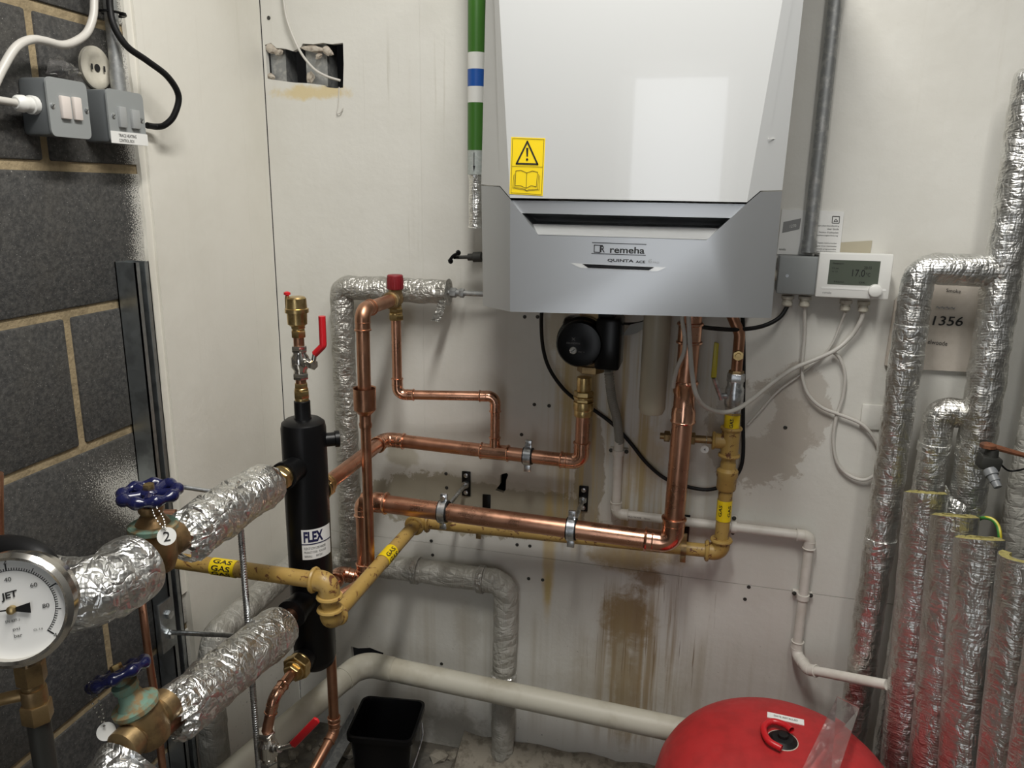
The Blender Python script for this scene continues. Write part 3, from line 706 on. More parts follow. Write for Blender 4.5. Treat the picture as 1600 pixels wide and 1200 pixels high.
def along(a, c_, px, py):
    x = P(px, py, -a.y).x; return Vector((x, a.y, a.z+(c_.z-a.z)*(x-a.x)/(c_.x-a.x)))
hanger('pipe clamp on the lower copper pipe, left of the two', along(q1, q2, 693, 797), RL)
hanger('pipe clamp on the lower copper pipe, right of the two', along(q1, q2, 893, 825), RL)
hanger('pipe clamp round the upper copper pipe before its bend', along(u1, u2, 825, 712), RU, False)

# ------------------------------------------------------------------ safety valve and its copper pipes
PV = P(618, 467, .125)
sv = thing('safety_valve', 'brass safety valve with dark red cap above the copper pipes', 'valve', PV-ZD*.03)
obj('body', lathe(B(), PV-ZD*.012, (0, 0, 1), [(0, .012), (.004, .016), (.012, .0175), (.022, .0155), (.03, .0145), (.034, .0165)], 22), 'brass_dull', sv)
obj('outlet', lathe(B(), PV, (0, -1, 0), [(0, .014), (.018, .015), (.019, .0185), (.03, .0185), (.031, .016), (.034, .016)], 22), 'brass_dull', sv)
cp = lathe(B(), PV+ZD*.021, (0, 0, 1), [(0, .0165), (.001, .0172), (.029, .0172), (.031, .0155)], 30)
o = obj('cap', cp, 'red_dark', sv)
for k in range(20):
    a = k/20*2*PI; obj('grip_rib', box(B(), PV+ZD*.034+Vector((math.cos(a)*.0172, math.sin(a)*.0172, 0)), (.0012, .0012, .022), Matrix.Rotation(a, 3, 'Z')), 'red_dark', o, 0)
nut_stack(sv, PV-ZD*.046, (0, 0, 1), [('h', .012, .0165), ('r', .004, .0145), ('h', .01, .0155), ('r', .01, .013)], 'inlet_nut', 'brass')
b1 = P(622, 628, .125); b1.x = PV.x; b2 = P(771, 619, .09); tzt = tee_c+ZD*.0345; b2.x = tzt.x; b2.y = tzt.y; b1.z = b2.z-.004
bp = thing('branch_pipe', 'thin stepped copper pipe from safety valve to upper copper pipe', 'pipe', tzt)
copper_run(bp, [PV-ZD*.046, b1, b2, tzt], .0108, [.024, .022], er=1.14, ext=.012)
DY = PX(566, 481, PV.x).y; dx = P(570, 600, -DY).x; DO = Vector((PV.x, DY, PV.z))
dp = thing('discharge_pipe', 'aged copper discharge pipe with open tundish cup', 'pipe', Vector((PV.x, DY, .2)))
zt1 = P(570, 612, -DY).z
copper_run(dp, [PV-YD*.034, DO, Vector((DO.x-.001, DY, zt1))], .0135, .026, 'copper_old', 'copper_old', ext=.013)
tx_, tz_ = DO.x-.001, P(571, 668, -DY).z
zt2 = P(571, 606, -DY).z; hcup = zt2-tz_
bm = lathe(B(), (tx_, DY, tz_), (0, 0, 1), [(0, .0125), (.008, .0135), (.012, .0118), (hcup*.32, .0118), (hcup*.46, .0225), (hcup*.99, .0228), (hcup, .0236), (hcup-.002, .0215), (hcup*.5, .0205), (hcup*.4, .012)], 28); obj('tundish', bm, 'copper_old', dp)
dzb = P(580, 903, -DY).z; k1 = Vector((tx_, DY, dzb)); k2 = Vector((P(516, 1000, .395).x, -.395, dzb-.01)); k3 = Vector((k2.x, k2.y, P(521, 1142, .395).z)); k4 = PZ(478, 1183, k3.z-.06)
k4 = Vector((k3.x-.02, k3.y-.16, k3.z-.07))
copper_run(dp, [Vector((tx_, DY, tz_+.01)), k1, k2, k3, k4], .0105, [.022, .022, .02], 'copper_old', 'copper_old', ext=.010)
obj('rolled_rim', torus(B(), (k3.x, k3.y, k3.z+.034), ZD, .0122, .0022, 20, 6), 'copper_fit', dp)

# ------------------------------------------------------------------ gas pipe
RG = .0150
gas = thing('gas_pipe', 'yellow ochre gas pipe running round the corner and up to the boiler', 'pipe', P(1120, 860, .07))
g0 = P(653, 815, .088); gz = g0.z
ga = Vector((g0.x, -.54, gz+.003)); gup = Vector((ga.x, -.54, P(490, 906, .54).z)); gl = Vector((XL+.002, -.545, gup.z+.002))
gc = P(1122, 862, .07); gtop = Vector((P(1140, 700, .07).x, -.07, P(1146, 640, .07).z)); gc.x = gtop.x; 
def gpipe(a, c_): return obj('pipe', tube(B(), [a, c_], RG, 24), 'gas_chip', gas)
def gelbow(a, p, c_, R=.024, ext=.016, k=1.28):
    p = Vector(p); da = (Vector(a)-p).normalized(); dc = (Vector(c_)-p).normalized(); e0 = p+da*(R+ext*.6); e1 = p+dc*(R+ext*.6)
    bm = tube(B(), fillet([e0, p, e1], R, 10), RG*k, 24)
    for e, d in ((e0, da), (e1, dc)): torus(bm, e-d*.005, d, RG*k*1.02, .0045, 24, 8)
    return obj('elbow', bm, 'gas_chip', gas)
gpipe(gl, gup); gpipe(gup, ga); gpipe(ga, g0); gpipe(g0, gc); gpipe(gc, gtop)
gelbow(gl, gup, ga); gelbow(gup, ga, g0, .02, .012); gelbow(ga, g0, gc, .02); gelbow(g0, gc, gtop, .024)
obj('socket', lathe(B(), gtop.xyz*1 + ZD*(P(1133, 765, .07).z-gtop.z), (0, 0, 1), [(0, .0185), (.004, .0205), (.028, .0205), (.032, .0225), (.044, .0225), (.05, .0165), (.062, .016)], 26), 'gas_chip', gas)
gt = Vector((gtop.x, -.07, P(1137, 690, .07).z))
bm = tube(B(), [gt-ZD*.03, gt+ZD*.032], RG*1.25, 24); tube(bm, [gt, gt-XD*.036], RG*1.1, 22)
for s in (-1, 1): torus(bm, gt+ZD*s*.03, ZD, RG*1.27, .004, 24, 8)
torus(bm, gt-XD*.034, XD, RG*1.1, .0035, 22, 8); tee = obj('tee', bm, 'gas_chip', gas)
bm = tube(B(), [gt-XD*.034, gt-XD*.085], .0085, 18); obj('stub', bm, 'brass_dull', tee)
bm = hexn(B(), gt-XD*.072, (-1, 0, 0), 0, .018, .0135); lathe(bm, gt-XD*.09, (-1, 0, 0), [(0, .0075), (.035, .0075)], 16); hexn(bm, gt-XD*.125, (-1, 0, 0), 0, .012, .0125); lathe(bm, gt-XD*.136, (-1, 0, 0), [(0, .007), (.01, .007)], 14); obj('test_point', bm, 'brass_dull', tee)
def wrap_label(px, py0, py1, cx, cy, r, name, words, rotated=False):
    za, zb = P(px, py1, -cy).z, P(px, py0, -cy).z
    lb = obj(name, tube(B(), [(cx, cy, za), (cx, cy, zb)], r, 28, False), 'yellow', gas)
    for (a0, s) in words:
        f0 = cyl_fn(cx, cy, r+.0004, a0, za+(zb-za)*.25); hh = (zb-za)*.55
        text(s, None, XD, ZD, hh, .0075, 'ink', lb, fn=lambda u, t: f0(.008-t, u), bold=.02)
    return lb
wrap_label(1143, 647, 672, gtop.x, -.07, RG+.0009, 'label_band', [(-.35, 'GAS')])
wrap_label(1130, 780, 812, gtop.x, -.07, RG+.0009, 'label_band', [(-.8, 'GAS'), (.45, 'GAS')])
# label band on the diagonal run and on the left run, wrapped round the pipe
def band(o_, d, ln, words):
    o_ = Vector(o_); d = Vector(d).normalized(); n = Vector((0, 0, 1)); b_ = d.cross(n).normalized()
    lb = obj('label_band', tube(B(), [o_, o_+d*ln], RG+.001, 28, False), 'yellow', gas); r = RG+.0015
    for ang, s, h, flip in words:
        def fn(u, t, ang=ang):
            a = ang+(t-h/2)/r; return o_+d*(ln*.12+u)+(n*math.sin(a)-b_*math.cos(a)*flip)*r
        text(s, None, XD, ZD, ln*.76, h, 'ink', lb, fn=fn, bold=.02)
band(Vector((g0.x, PX(597, 878, g0.x).y, gz+.0015)), (0, 1, 0), .052, [(.95, 'GAS', .010, -1), (.1, 'GAS', .010, -1)])
glx = P(333, 880, .543).x
band(Vector((glx, -.543, gup.z+.001)), (1, 0, 0), .05, [(1.15, 'GAS', .009, -1), (.35, 'GAS', .010, -1), (-.35, 'GAS', .009, -1)])
# drop bracket holding the gas pipe
for px, py in ((748, 825), (1068, 858)):
    c_ = Vector((P(px, py, .07).x, -.07, gz+(gc.z-gz)*(P(px, py, .07).x-g0.x)/(gc.x-g0.x))); bk = thing('pipe_bracket', 'brass bracket holding the gas pipe, ' + ('below the left copper clamp' if px < 900 else 'near the lower right gas elbow'), 'bracket', c_)
    bm = lathe(B(), c_-XD*.006, XD, [(0, RG+.0004), (0, RG+.003), (.012, RG+.003), (.012, RG+.0004), (0, RG+.0004)], 24, cap=False); box(bm, c_-ZD*(RG+.010), (.012, .008, .018), None, .001); box(bm, c_+ZD*(RG+.010), (.012, .008, .018), None, .001); obj('ring', bm, 'brass_dull', bk)
    obj('stem', tube(B(), [c_+YD*RG, Vector((c_.x, -.003, c_.z))], .005, 12), 'brass_dull', bk); obj('back_plate', box(B(), (c_.x, -.002, c_.z+.015), (.02, .004, .07), None, .001), 'black_steel', bk)
# gas cock with yellow lever, then copper to the boiler
gv = thing('gas_cock', 'grey gas isolating valve with yellow lever under the boiler', 'valve', gtop)
bm = lathe(B(), gtop-ZD*.005, (0, 0, 1), [(0, .0155), (.01, .0165), (.016, .019), (.05, .019), (.056, .016), (.066, .016)], 24); hexn(bm, gtop+ZD*.06, (0, 0, 1), 0, .018, .018); obj('body', bm, 'zinc', gv)
sp = gtop+ZD*.03; obj('spindle', tube(B(), [sp, sp+Vector((-.028, -.012, 0))], .006, 14), 'zinc', gv)
lv = [sp+Vector((-.03, -.014, -.002)), P(1123, 598, .095), P(1113, 588, .10)]
top_l = P(1119, 536, .105); lo_l = P(1115, 590, .105)
bm = B(); tube(bm, [sp+Vector((-.026, -.012, -.006)), lo_l], .0045, 10); lv_o = obj('lever', bm, 'zinc', gv)
bm = prism(B(), [lo_l+Vector((-.0055, -.003, 0)), lo_l+Vector((.0055, -.003, 0)), top_l+Vector((.0055, -.003, 0)), top_l+Vector((-.004, -.003, .002))], (0, .006, 0)); bmesh.ops.bevel(bm, geom=bm.edges[:], offset=.0018, segments=2, affect='EDGES', profile=.5); obj('lever_grip', bm, 'yellow_lev', lv_o)
gcp = thing('gas_tail', 'short aged copper tail bending from gas valve into the boiler', 'pipe', gtop+ZD*.07)
t0 = gtop+ZD*.07; t1 = Vector((t0.x, -.07, P(1156, 522, .07).z)); t2 = P(1135, 500, .07)+Vector((-.02, 0, .07))
obj('pipe', tube(B(), fillet([t0, t1, t2], .03), .0112, 20), 'copper_old', gcp)
bm = hexn(B(), Vector((t0.x, -.074, P(1157, 554, .07).z)), (0, -1, 0), 0, .012, .0115); lathe(bm, Vector((t0.x, -.086, P(1157, 554, .07).z)), (0, -1, 0), [(0, .006), (.004, .0055)], 12); obj('test_nipple', bm, 'brass', gcp)
obj('union_nut', hexn(B(), t0, (0, 0, 1), .0, .014, .0155), 'brass_dull', gcp)
# chain with round tag on the gas stub
tc = P(1103, 690, .085); tgx = thing('chain_tag', 'round white tag on a short chain below the gas test point', 'tag', tc)
for k in range(9): obj('bead', lathe(B(), P(1105-.2*k, 676+k*2.0, .082), (0, 0, 1), [(-.0011, .0005), (0, .0013), (.0011, .0005)], 8), 'chrome', tgx)
dc = P(1101, 702, .082); ds = obj('disc', lathe(B(), dc, (0, -1, 0), [(0, .0085), (.0012, .0085)], 24), 'white_pl', tgx); text('4', dc+Vector((-.002, -.0013, -.003)), XD, ZD, .004, .006, 'ink', ds)

# ------------------------------------------------------------------ low loss header
hb, ht_ = .585, P(476, 655, .465).z
HX = P(481, 800, .465).x
hz0 = P(490, 1040, .465).z; RH = .0405
hd = thing('low_loss_header', 'tall black cylindrical low loss header with white label', 'header', (HX, HY, hz0))
hbody = obj('body', lathe(B(), (HX, HY, hz0), (0, 0, 1), [(0, .012), (.004, .027), (.012, .036), (.026, RH), (ht_-hz0-.016, RH), (ht_-hz0-.006, .0385), (ht_-hz0, .031), (ht_-hz0+.001, .016)], 40), 'black_steel', hd)
obj('top_socket', lathe(B(), (HX, HY, ht_-.002), (0, 0, 1), [(0, .0175), (.006, .0145), (.036, .0145), (.038, .012)], 24), 'black_steel', hd)
zU = u1.z; zF = P(452, 738, .53).z
def nozzle(x, z, sgn, ln, r): return obj('nozzle', lathe(B(), (x, HY, z), (0, sgn, 0), [(0, r), (ln-.004, r), (ln-.003, r*1.12), (ln+.006, r*1.12), (ln+.007, r)], 26), 'black_steel', hd)
fx = HX
nozzle(UX, zU, 1, .056, .0205); nozzle(fx, PX(452, 738, HX).z, -1, .072, .0225); nozzle(fx, PX(470, 945, HX).z, -1, .075, .025)
zD = PX(470, 1040, HX).z+.006; nozzle(fx, zD, -1, .052, .0205)
obj('side_plug', lathe(B(), (HX+.02, HY+.01, P(515, 692, .46).z), (.75, .5, 0), [(0, .013), (.032, .013), (.033, .0155), (.041, .0155), (.042, .010)], 20), 'black_steel', hd)
# label
fn = cyl_fn(HX, HY, RH+.0006, .17, P(476, 873, .5).z); lh = P(476, 832, .5).z-P(476, 878, .5).z; lw = .062
bm = B(); cols = [(bm.verts.new(fn(lw*i/14, 0)), bm.verts.new(fn(lw*i/14, lh))) for i in range(15)]
for A, D in zip(cols, cols[1:]): bm.faces.new((A[0], D[0], D[1], A[1]))
lb = obj('label', bm, 'paper', hbody)
fn2 = cyl_fn(HX, HY, RH+.001, .17, P(476, 873, .5).z)
M['navy_ink'] = mat('navy_ink', (.01, .012, .06), .5)
text('FLEX', None, XD, ZD, .037, lh*.36, 'navy_ink', lb, fn=lambda u, t: fn2(.004+u, lh*.58+t), bold=.045)
bm = B(); cols = [(bm.verts.new(fn2(lw*i/14, lh*.50)), bm.verts.new(fn2(lw*i/14, lh*.535))) for i in range(15)]
for A, D in zip(cols, cols[1:]): bm.faces.new((A[0], D[0], D[1], A[1]))
obj('rule', bm, 'navy_ink', lb)
text('FLEX LP LOW LOSS HEADER', None, XD, ZD, .042, lh*.08, 'ink', lb, fn=lambda u, t: fn2(.004+u, lh*.34+t)); text('PRODUCT CODE:   FLX/LLH/28', None, XD, ZD, .042, lh*.07, 'ink', lb, fn=lambda u, t: fn2(.004+u, lh*.21+t)); text('SERIAL:     007331', None, XD, ZD, .034, lh*.07, 'ink', lb, fn=lambda u, t: fn2(.004+u, lh*.08+t))
nut_stack(hd, Vector((fx, HY-.079, PX(452, 738, HX).z)), (0, -1, 0), [('r', .005, .0205), ('h', .016, .0225), ('r', .012, .018)])
# stack on top: reducer, copper, ball valve with red lever, air vent
hy = HY
def hzp(py): return P(470, py, .465).z
av = thing('air_vent_stack', 'brass automatic air vent on a chrome ball valve above the black header', 'air vent', (HX, hy, hzp(622)))
z = hzp(626)
obj('tail', tube(B(), [(HX, hy, z+.01), (HX, hy, hzp(470))], .0095, 18), 'copper_old', av)
nut_stack(av, Vector((HX, hy, z)), (0, 0, 1), [('r', .006, .0125), ('h', .014, .0145), ('r', .004, .012), ('h', .009, .0125)], 'reducer', 'brass')
zv = hzp(592)
bm = B(); hexn(bm, (HX, hy, zv), (0, 0, 1), 0, .011, .0145); lathe(bm, (HX, hy, zv+.010), (0, 0, 1), [(0, .0115), (.006, .0115), (.012, .016), (.03, .016), (.036, .0118), (.042, .0118)], 24); hexn(bm, (HX, hy, zv+.05), (0, 0, 1), 0, .011, .0145)
vb = obj('ball_valve', bm, 'chrome', av)
so_ = Vector((HX, hy, zv+.031)); spd = Vector((.9, -.35, 0)).normalized()
bm = lathe(B(), so_, spd, [(0, .009), (.02, .009), (.021, .0065), (.03, .0065)], 16); hexn(bm, so_, spd, .030, .038, .0095); obj('spindle', bm, 'chrome', vb)
def lever(root, a, b_, c_, wdt, material, nm='lever'):
    "a steel strap from the spindle, then a dipped grip from b_ to c_"
    obj(nm, tube(B(), [a, b_], .0042, 10), 'chrome', root)
    d = (c_-b_).normalized(); s = d.cross(Vector((0, 1, 0))).normalized()*wdt
    bm = prism(B(), [b_-s*.8+YD*-.003, b_+s*.8+YD*-.003, c_+s*.8+YD*-.003, c_+d*.003+YD*-.003, c_-s*.8+YD*-.003], (0, .006, 0)); bmesh.ops.bevel(bm, geom=bm.edges[:], offset=.002, segments=2, affect='EDGES', profile=.5, clamp_overlap=True)
    obj('lever_grip', bm, material, root)
e_ = so_+spd*.034
mid = P(492, 553, .475); mid2 = P(505, 540, .475)
obj('lever', tube(B(), [e_, mid], .0042, 10), 'chrome', vb)
bm = tube(B(), fillet([mid, mid2, P(503, 494, .475)], .006), [.0055, .006]+[.0062]*20, 12, True) if False else tube(B(), fillet([mid, mid2, P(503, 494, .475)], .006), .0062, 12)
obj('lever_grip', bm, 'red', vb)
z = hzp(527); nut_stack(av, Vector((HX, hy, z)), (0, 0, 1), [('h', .012, .0135), ('r', .004, .011), ('h', .006, .0135)], 'vent_nut', 'brass')
zb = hzp(510); ht2 = hzp(464)-zb
obj('vent_body', lathe(B(), (HX-.001, hy, zb), (0, 0, 1), [(0, .012), (.004, .017), (ht2*.45, .0175), (ht2*.47, .0205), (ht2*.60, .0205), (ht2*.62, .018), (ht2*.95, .0172), (ht2, .0145)], 30), 'brass', av)
vp = Vector((HX-.0145, hy-.006, zb+ht2*.6)); obj('vent_nipple', lathe(B(), vp, (0, 0, 1), [(0, .0045), (.018, .0045), (.022, .0035)], 14), 'brass', av)
obj('vent_cap', lathe(B(), vp+ZD*.021, (0, 0, 1), [(0, .0032), (.003, .0032), (.0035, .0058), (.0075, .0058), (.009, .003)], 14), 'red', av)
# drain cock below
dr = thing('drain_cock', 'drain copper bend with chrome ball valve and red lever under black header', 'valve', (HX, HY-.12, .3))
nut_stack(dr, Vector((fx, HY-.054, zD)), (0, -1, 0), [('r', .008, .0225), ('h', .018, .0265), ('r', .006, .02), ('h', .008, .016)])
dq = PX(428, 1085, HX-.0); d1 = Vector((HX, dq.y, zD-.006)); d2 = Vector((HX-.012, dq.y-.012, PX(422, 1150, HX).z))
copper_run(dr, [Vector((fx, HY-.09, zD)), d1, d2], .0095, .024, ext=.012)
zz = d2.z; dxy = Vector((d2.x, d2.y, 0))
bm = B(); hexn(bm, d2+ZD*.003, (0, 0, -1), 0, .014, .0165); lathe(bm, d2-ZD*.012, (0, 0, -1), [(0, .0125), (.006, .0125), (.012, .0175), (.036, .0175), (.042, .0125), (.05, .0125)], 24); hexn(bm, d2-ZD*.06, (0, 0, -1), 0, .014, .0165); dv = obj('ball_valve', bm, 'chrome', dr)
sp2 = d2-ZD*.034; sd = Vector((.75, -.3, .35)).normalized()
obj('spindle', lathe(B(), sp2, sd, [(0, .009), (.028, .009), (.029, .007), (.038, .007)], 14), 'chrome', dv)
e2 = P(457, 1164, -(d2.y-.01)); lever(dv, sp2+sd*.036, e2, P(495, 1125, -(d2.y-.02)), .0085, 'red')

# ------------------------------------------------------------------ lagged pipes, left front
FX = HX; fz = PX(430, 748, FX).z
fy0, fy1 = PX(417, 756, FX).y, PX(300, 826, FX).y
lag = thing('lagged_supply_pipe', 'crinkled foil lagged pipe from blue-wheeled valve tagged 2 to black header', 'pipe', (FX, fy0, fz))
obj('lagging', foil_tube([(FX, fy0, fz), (FX, fy1, fz+.003)], .0385, .05, .007, 48, .55, .005), 'foil', lag)
obj('pipe', tube(B(), [(FX, HY-.10, fz), (FX, fy1-.05, fz)], .014, 18), 'copper', lag)
def torn_foil(root, c_, ax, r, n=16, ln=.03, material='foil'):
    "ragged foil collar at a lagging end"
    ax = Vector(ax).normalized(); nn, bb = frame(ax); bm = B(); R0 = []; R1 = []; R2 = []
    seg = n*3
    for k in range(seg):
        a = 2*PI*k/seg; d = nn*math.cos(a)+bb*math.sin(a); j = random.uniform(-.25, .3)
        R0.append(bm.verts.new(c_+d*r*1.01)); R1.append(bm.verts.new(c_+ax*ln*.5*random.uniform(.6, 1.2)+d*r*(.98+.18*j))); R2.append(bm.verts.new(c_+ax*ln*(.7+.5*random.random())+d*r*(.62+.3*j)))
    for A, D in ((R0, R1), (R1, R2)):
        for k in range(seg): bm.faces.new((A[k], A[(k+1) % seg], D[(k+1) % seg], D[k]))
    obj('torn_foil', bm, material, root, 0)
torn_foil(lag, Vector((FX, fy1, fz)), (0, -1, 0), .0385, 14, .03); torn_foil(lag, Vector((FX, fy0, fz)), (0, 1, 0), .034, 10, .012)
# lower one
LX = HX; y0_ = PX(436, 980, LX).y; lz = PX(455, 962, LX).z; ly1 = PX(283, 1108, LX).y; lz1 = PX(283, 1108, LX).z
lag2 = thing('lagged_return_pipe', 'lower foil lagged pipe from black header to the lower blue-wheeled valve', 'pipe', (LX, y0_, lz))
obj('lagging', foil_tube([(LX, y0_, lz), (LX, ly1, lz1)], .0415, .05, .006, 48, .75, .005), 'foil', lag2)
obj('pipe', tube(B(), [(LX, HY-.07, lz), (LX, ly1-.05, lz1)], .015, 18), 'copper_old', lag2)
torn_foil(lag2, Vector((LX, ly1, lz1)), (0, -1, 0), .0415, 14, .03)
# near lagged bends
vU = PX(243, 858, FX)
bend = thing('lagged_bend', 'foil wrapped pipe bend left of the upper blue-wheeled valve', 'pipe', (FX-.1, vU.y-.11, fz-.04))
be = Vector((FX, vU.y-.042, vU.z-.006)); bc = Vector((FX+.005, PX(178, 930, FX).y-.035, vU.z-.006)); bw = Vector((XL+.004, bc.y-.01, vU.z-.012))
obj('lagging', foil_tube([be, bc, bw], .043, .05, .006, 48, .82, .005), 'foil', bend)
bm = lathe(B(), be+YD*.003, (0, -1, 0), [(0, .0445), (.006, .0455), (.02, .0455), (.026, .044)], 36); crinkle(bm, .002); obj('foil_tape', bm, 'foil', bend)
vL = PX(228, 1132, LX)
bend2 = thing('lagged_stub', 'foil wrapped pipe end below the lower blue-wheeled valve', 'pipe', (LX, vL.y-.08, vL.z-.1))
s0 = Vector((LX-.002, vL.y-.03, vL.z-.03)); obj('lagging', foil_tube([s0, s0+Vector((-.012, -.09, -.05)), s0+Vector((-.16, -.13, -.06))], .041, .04, .005, 44, .8, .005), 'foil', bend2)

# gate valves with blue hand wheels
def gate_valve(label, c_, axis, wheel_c, wheel_ax, tagtxt, mats, tag_at):
    root = thing('gate_valve', label, 'valve', c_)
    ax = Vector(axis).normalized(); up_ = (wheel_c-c_).normalized()
    bm = lathe(B(), c_-ax*.045, ax, [(0, .020), (.002, .0235), (.02, .0235), (.024, .020), (.066, .020), (.07, .0235), (.088, .0235), (.09, .020)], 26)
    lathe(bm, c_-up_*.034, up_, [(0, .012), (.006, .022), (.02, .027), (.05, .0275), (.062, .026)], 28); b_ = obj('body', bm, mats[0], root)
    L = (wheel_c-c_).length
    bm = lathe(B(), c_+up_*.026, up_, [(0, .027), (.004, .0305), (.010, .0305), (.012, .022), (.02, .017), (L-.055, .0135), (L-.05, .0165), (L-.042, .0165), (L-.04, .010), (L-.030, .009)], 26); obj('bonnet', bm, mats[1], root)
    obj('stem', tube(B(), [c_+up_*(L-.03), wheel_c+up_*.006], .0045, 12), 'brass', root)
    wa = Vector(wheel_ax).normalized(); n, bb = frame(wa); R = .0335
    path = [wheel_c+(n*math.cos(a)+bb*math.sin(a))*R for a in [2*PI*k/72 for k in range(72)]]
    bm = tube(B(), path, lambda i: .0072+.0018*math.cos(i/72*2*PI*9), 12, False, True)
    for k in range(5):
        a = 2*PI*k/5+.3; d = n*math.cos(a)+bb*math.sin(a); tube(bm, [wheel_c-wa*.002, wheel_c+d*R*.5-wa*.001, wheel_c+d*R], [.0085, .0068, .0075], 10)
    lathe(bm, wheel_c-wa*.006, wa, [(0, .012), (.009, .014), (.012, .011)], 20); wh = obj('hand_wheel', bm, 'navy', root)
    bm = hexn(B(), wheel_c, wa, .004, .013, .0075); obj('nut', bm, 'brass', wh)
    p0, p1 = tag_at; a_ = wheel_c+(p0-wheel_c).normalized()*R
    ch = obj('tag_disc', lathe(B(), p1, (CAM-p1), [(-.0006, .0115), (.0006, .0115)], 26), 'white_pl', root)
    if tagtxt:
        vd = (CAM-p1).normalized(); xr = ZD.cross(vd).normalized(); ur = vd.cross(xr); text(tagtxt, p1-xr*.004-ur*.006+vd*.001, xr, ur, .008, .012, 'ink', ch)
    for s in (-1, 1):
        for k in range(11):
            t = k/10; q = a_.lerp(p1+ZD*.010, t)+Vector((s*.006*math.sin(PI*t)*1.0, -.002, 0)); obj('bead', lathe(B(), q, (0, 0, 1), [(-.0014, .0006), (0, .0017), (.0014, .0006)], 8), 'chrome', root)
    return root
wU = PX(242, 766, FX); wU.x = FX; wU.y = vU.y+.004; wU = Vector((FX, vU.y, PX(242, 766, FX).z))
gv1 = gate_valve('bronze gate valve with blue hand wheel and tag marked 2', vU+Vector((0, 0, .0)), (0, 1, 0), wU, (.0, -.02, 1), '2', ('bronze', 'bronze'), (wU+Vector((.03, -.03, 0)), P(284, 823, -vU.y-.0)+Vector((0, -.03, 0))))
obj('verdigris_ring', lathe(B(), vU+ZD*.028, (0, 0, 1), [(0, .029), (.002, .0315), (.008, .0315), (.010, .029)], 26), 'verdigris', gv1)
text('R', vU+Vector((.006, -.0277, .004)), XD, ZD, .008, .013, 'ink', gv1)
wL = PX(196, 1072, LX+.0); wL = Vector((LX-.022, vL.y-.012, wL.z+.004))
wl_ax = (wL-vL).normalized()
gv2 = gate_valve('green-tarnished gate valve with blue hand wheel low by the block wall', vL, (.05, 1, .1), wL, (-.42, .12, .8), None, ('brass_dull', 'verdigris'), (wL+Vector((-.03, -.03, 0)), PX(166, 1143, LX-.03)))

# thin copper pipe behind the valves
cps = spline([P(275, 802, .72), P(240, 804, .73), P(216, 820, .74), P(209, 850, .745), P(220, 930, .745), P(233, 1030, .745), P(246, 1112, .745), P(252, 1180, .745), Vector((P(252, 1180, .745).x, -.745, .0))], 6)
tag(obj('thin_copper_pipe', tube(B(), cps, .0062, 14), 'copper', None), 'thin copper tube curving down behind the blue-wheeled valves', 'pipe')

# ------------------------------------------------------------------ strut channel, rods
SX = XL-.012
def strut(label, px0, py0, px1, py1, x, wd, dp):
    a = PX(px0, py0, x); c_ = PX(px1, py1, x); y = (a.y+c_.y)/2; zt_ = a.z; zb_ = min(c_.z, .0)+0
    root = thing('strut_channel', label, 'strut', (x, y, zb_)); t = .0025
    bm = B(); H = zt_-zb_; zc_ = (zt_+zb_)/2; x0 = XBLK
    box(bm, (x0+t/2, y, zc_), (t, wd, H))
    for s in (-1, 1):
        box(bm, (x0+dp/2, y+s*(wd/2-t/2), zc_), (dp, t, H)); box(bm, (x0+dp-t/2, y+s*(wd/2-.0055), zc_), (t, .011, H)); box(bm, (x0+dp-.005, y+s*(wd/2-.0105), zc_), (.009, t, H))
    obj('channel', bm, 'galv_dark', root, 0)
    return root, y
stt, sy = strut('galvanised steel strut channel standing against the block wall', 221, 408, 281, 1150, XBLK+.03, .036, .042)
# bracket plate and bolts
pc = PX(268, 972, XBLK+.05)
bkt = thing('strut_bracket', 'steel bracket plate with two bolts on the strut channel', 'bracket', (XBLK+.046, pc.y, pc.z))
obj('plate', bx(XBLK+.0425, XBLK+.0475, pc.y-.028, pc.y+.012, pc.z-.055, pc.z+.05, .001), 'galv_dark', bkt)
for py in (952, 985):
    q = PX(272, py, XBLK+.048); obj('bolt', hexn(B(), (XBLK+.047, pc.y-.006, q.z), (1, 0, 0), 0, .009, .0095), 'zinc', bkt); 
rd = thing('threaded_rod', 'level threaded rod sticking out from the strut bracket', 'rod', PX(275, 982, XBLK+.06))
ra = Vector((XBLK+.05, pc.y-.006, PX(275, 981, XBLK+.05).z)); rb = P(366, 993, -ra.y+.02)
obj('rod', tube(B(), [ra, rb], .0048, 12), 'zinc', rd)
rd2 = tag(obj('threaded_rod', tube(B(), [Vector((XBLK+.05, PX(290, 765, XBLK+.06).y, PX(285, 764, XBLK+.06).z)), P(345, 770, .44)], .0046, 12), 'zinc', None), 'level threaded rod behind the upper blue hand wheel', 'rod')
# long vertical rod
v0, v1 = P(374, 826, .62), P(407, 1210, .62); v0.x = v1.x = (v0.x+v1.x)/2
vr = thing('drop_rod', 'tall upright threaded rod in front of the foil lagged pipes', 'rod', v1)
obj('rod', tube(B(), [v0, Vector((v0.x, v0.y, .0))], .0052, 14), 'zinc', vr)
bm = B(); zz0 = v0.z
for k in range(160):
    zq = v0.z-.004-k*.0048
    if zq < .02: break
    torus(bm, (v0.x, v0.y, zq), ZD, .0052, .0007, 12, 4)
o = obj('thread', bm, 'zinc', vr); o['kind'] = 'stuff'

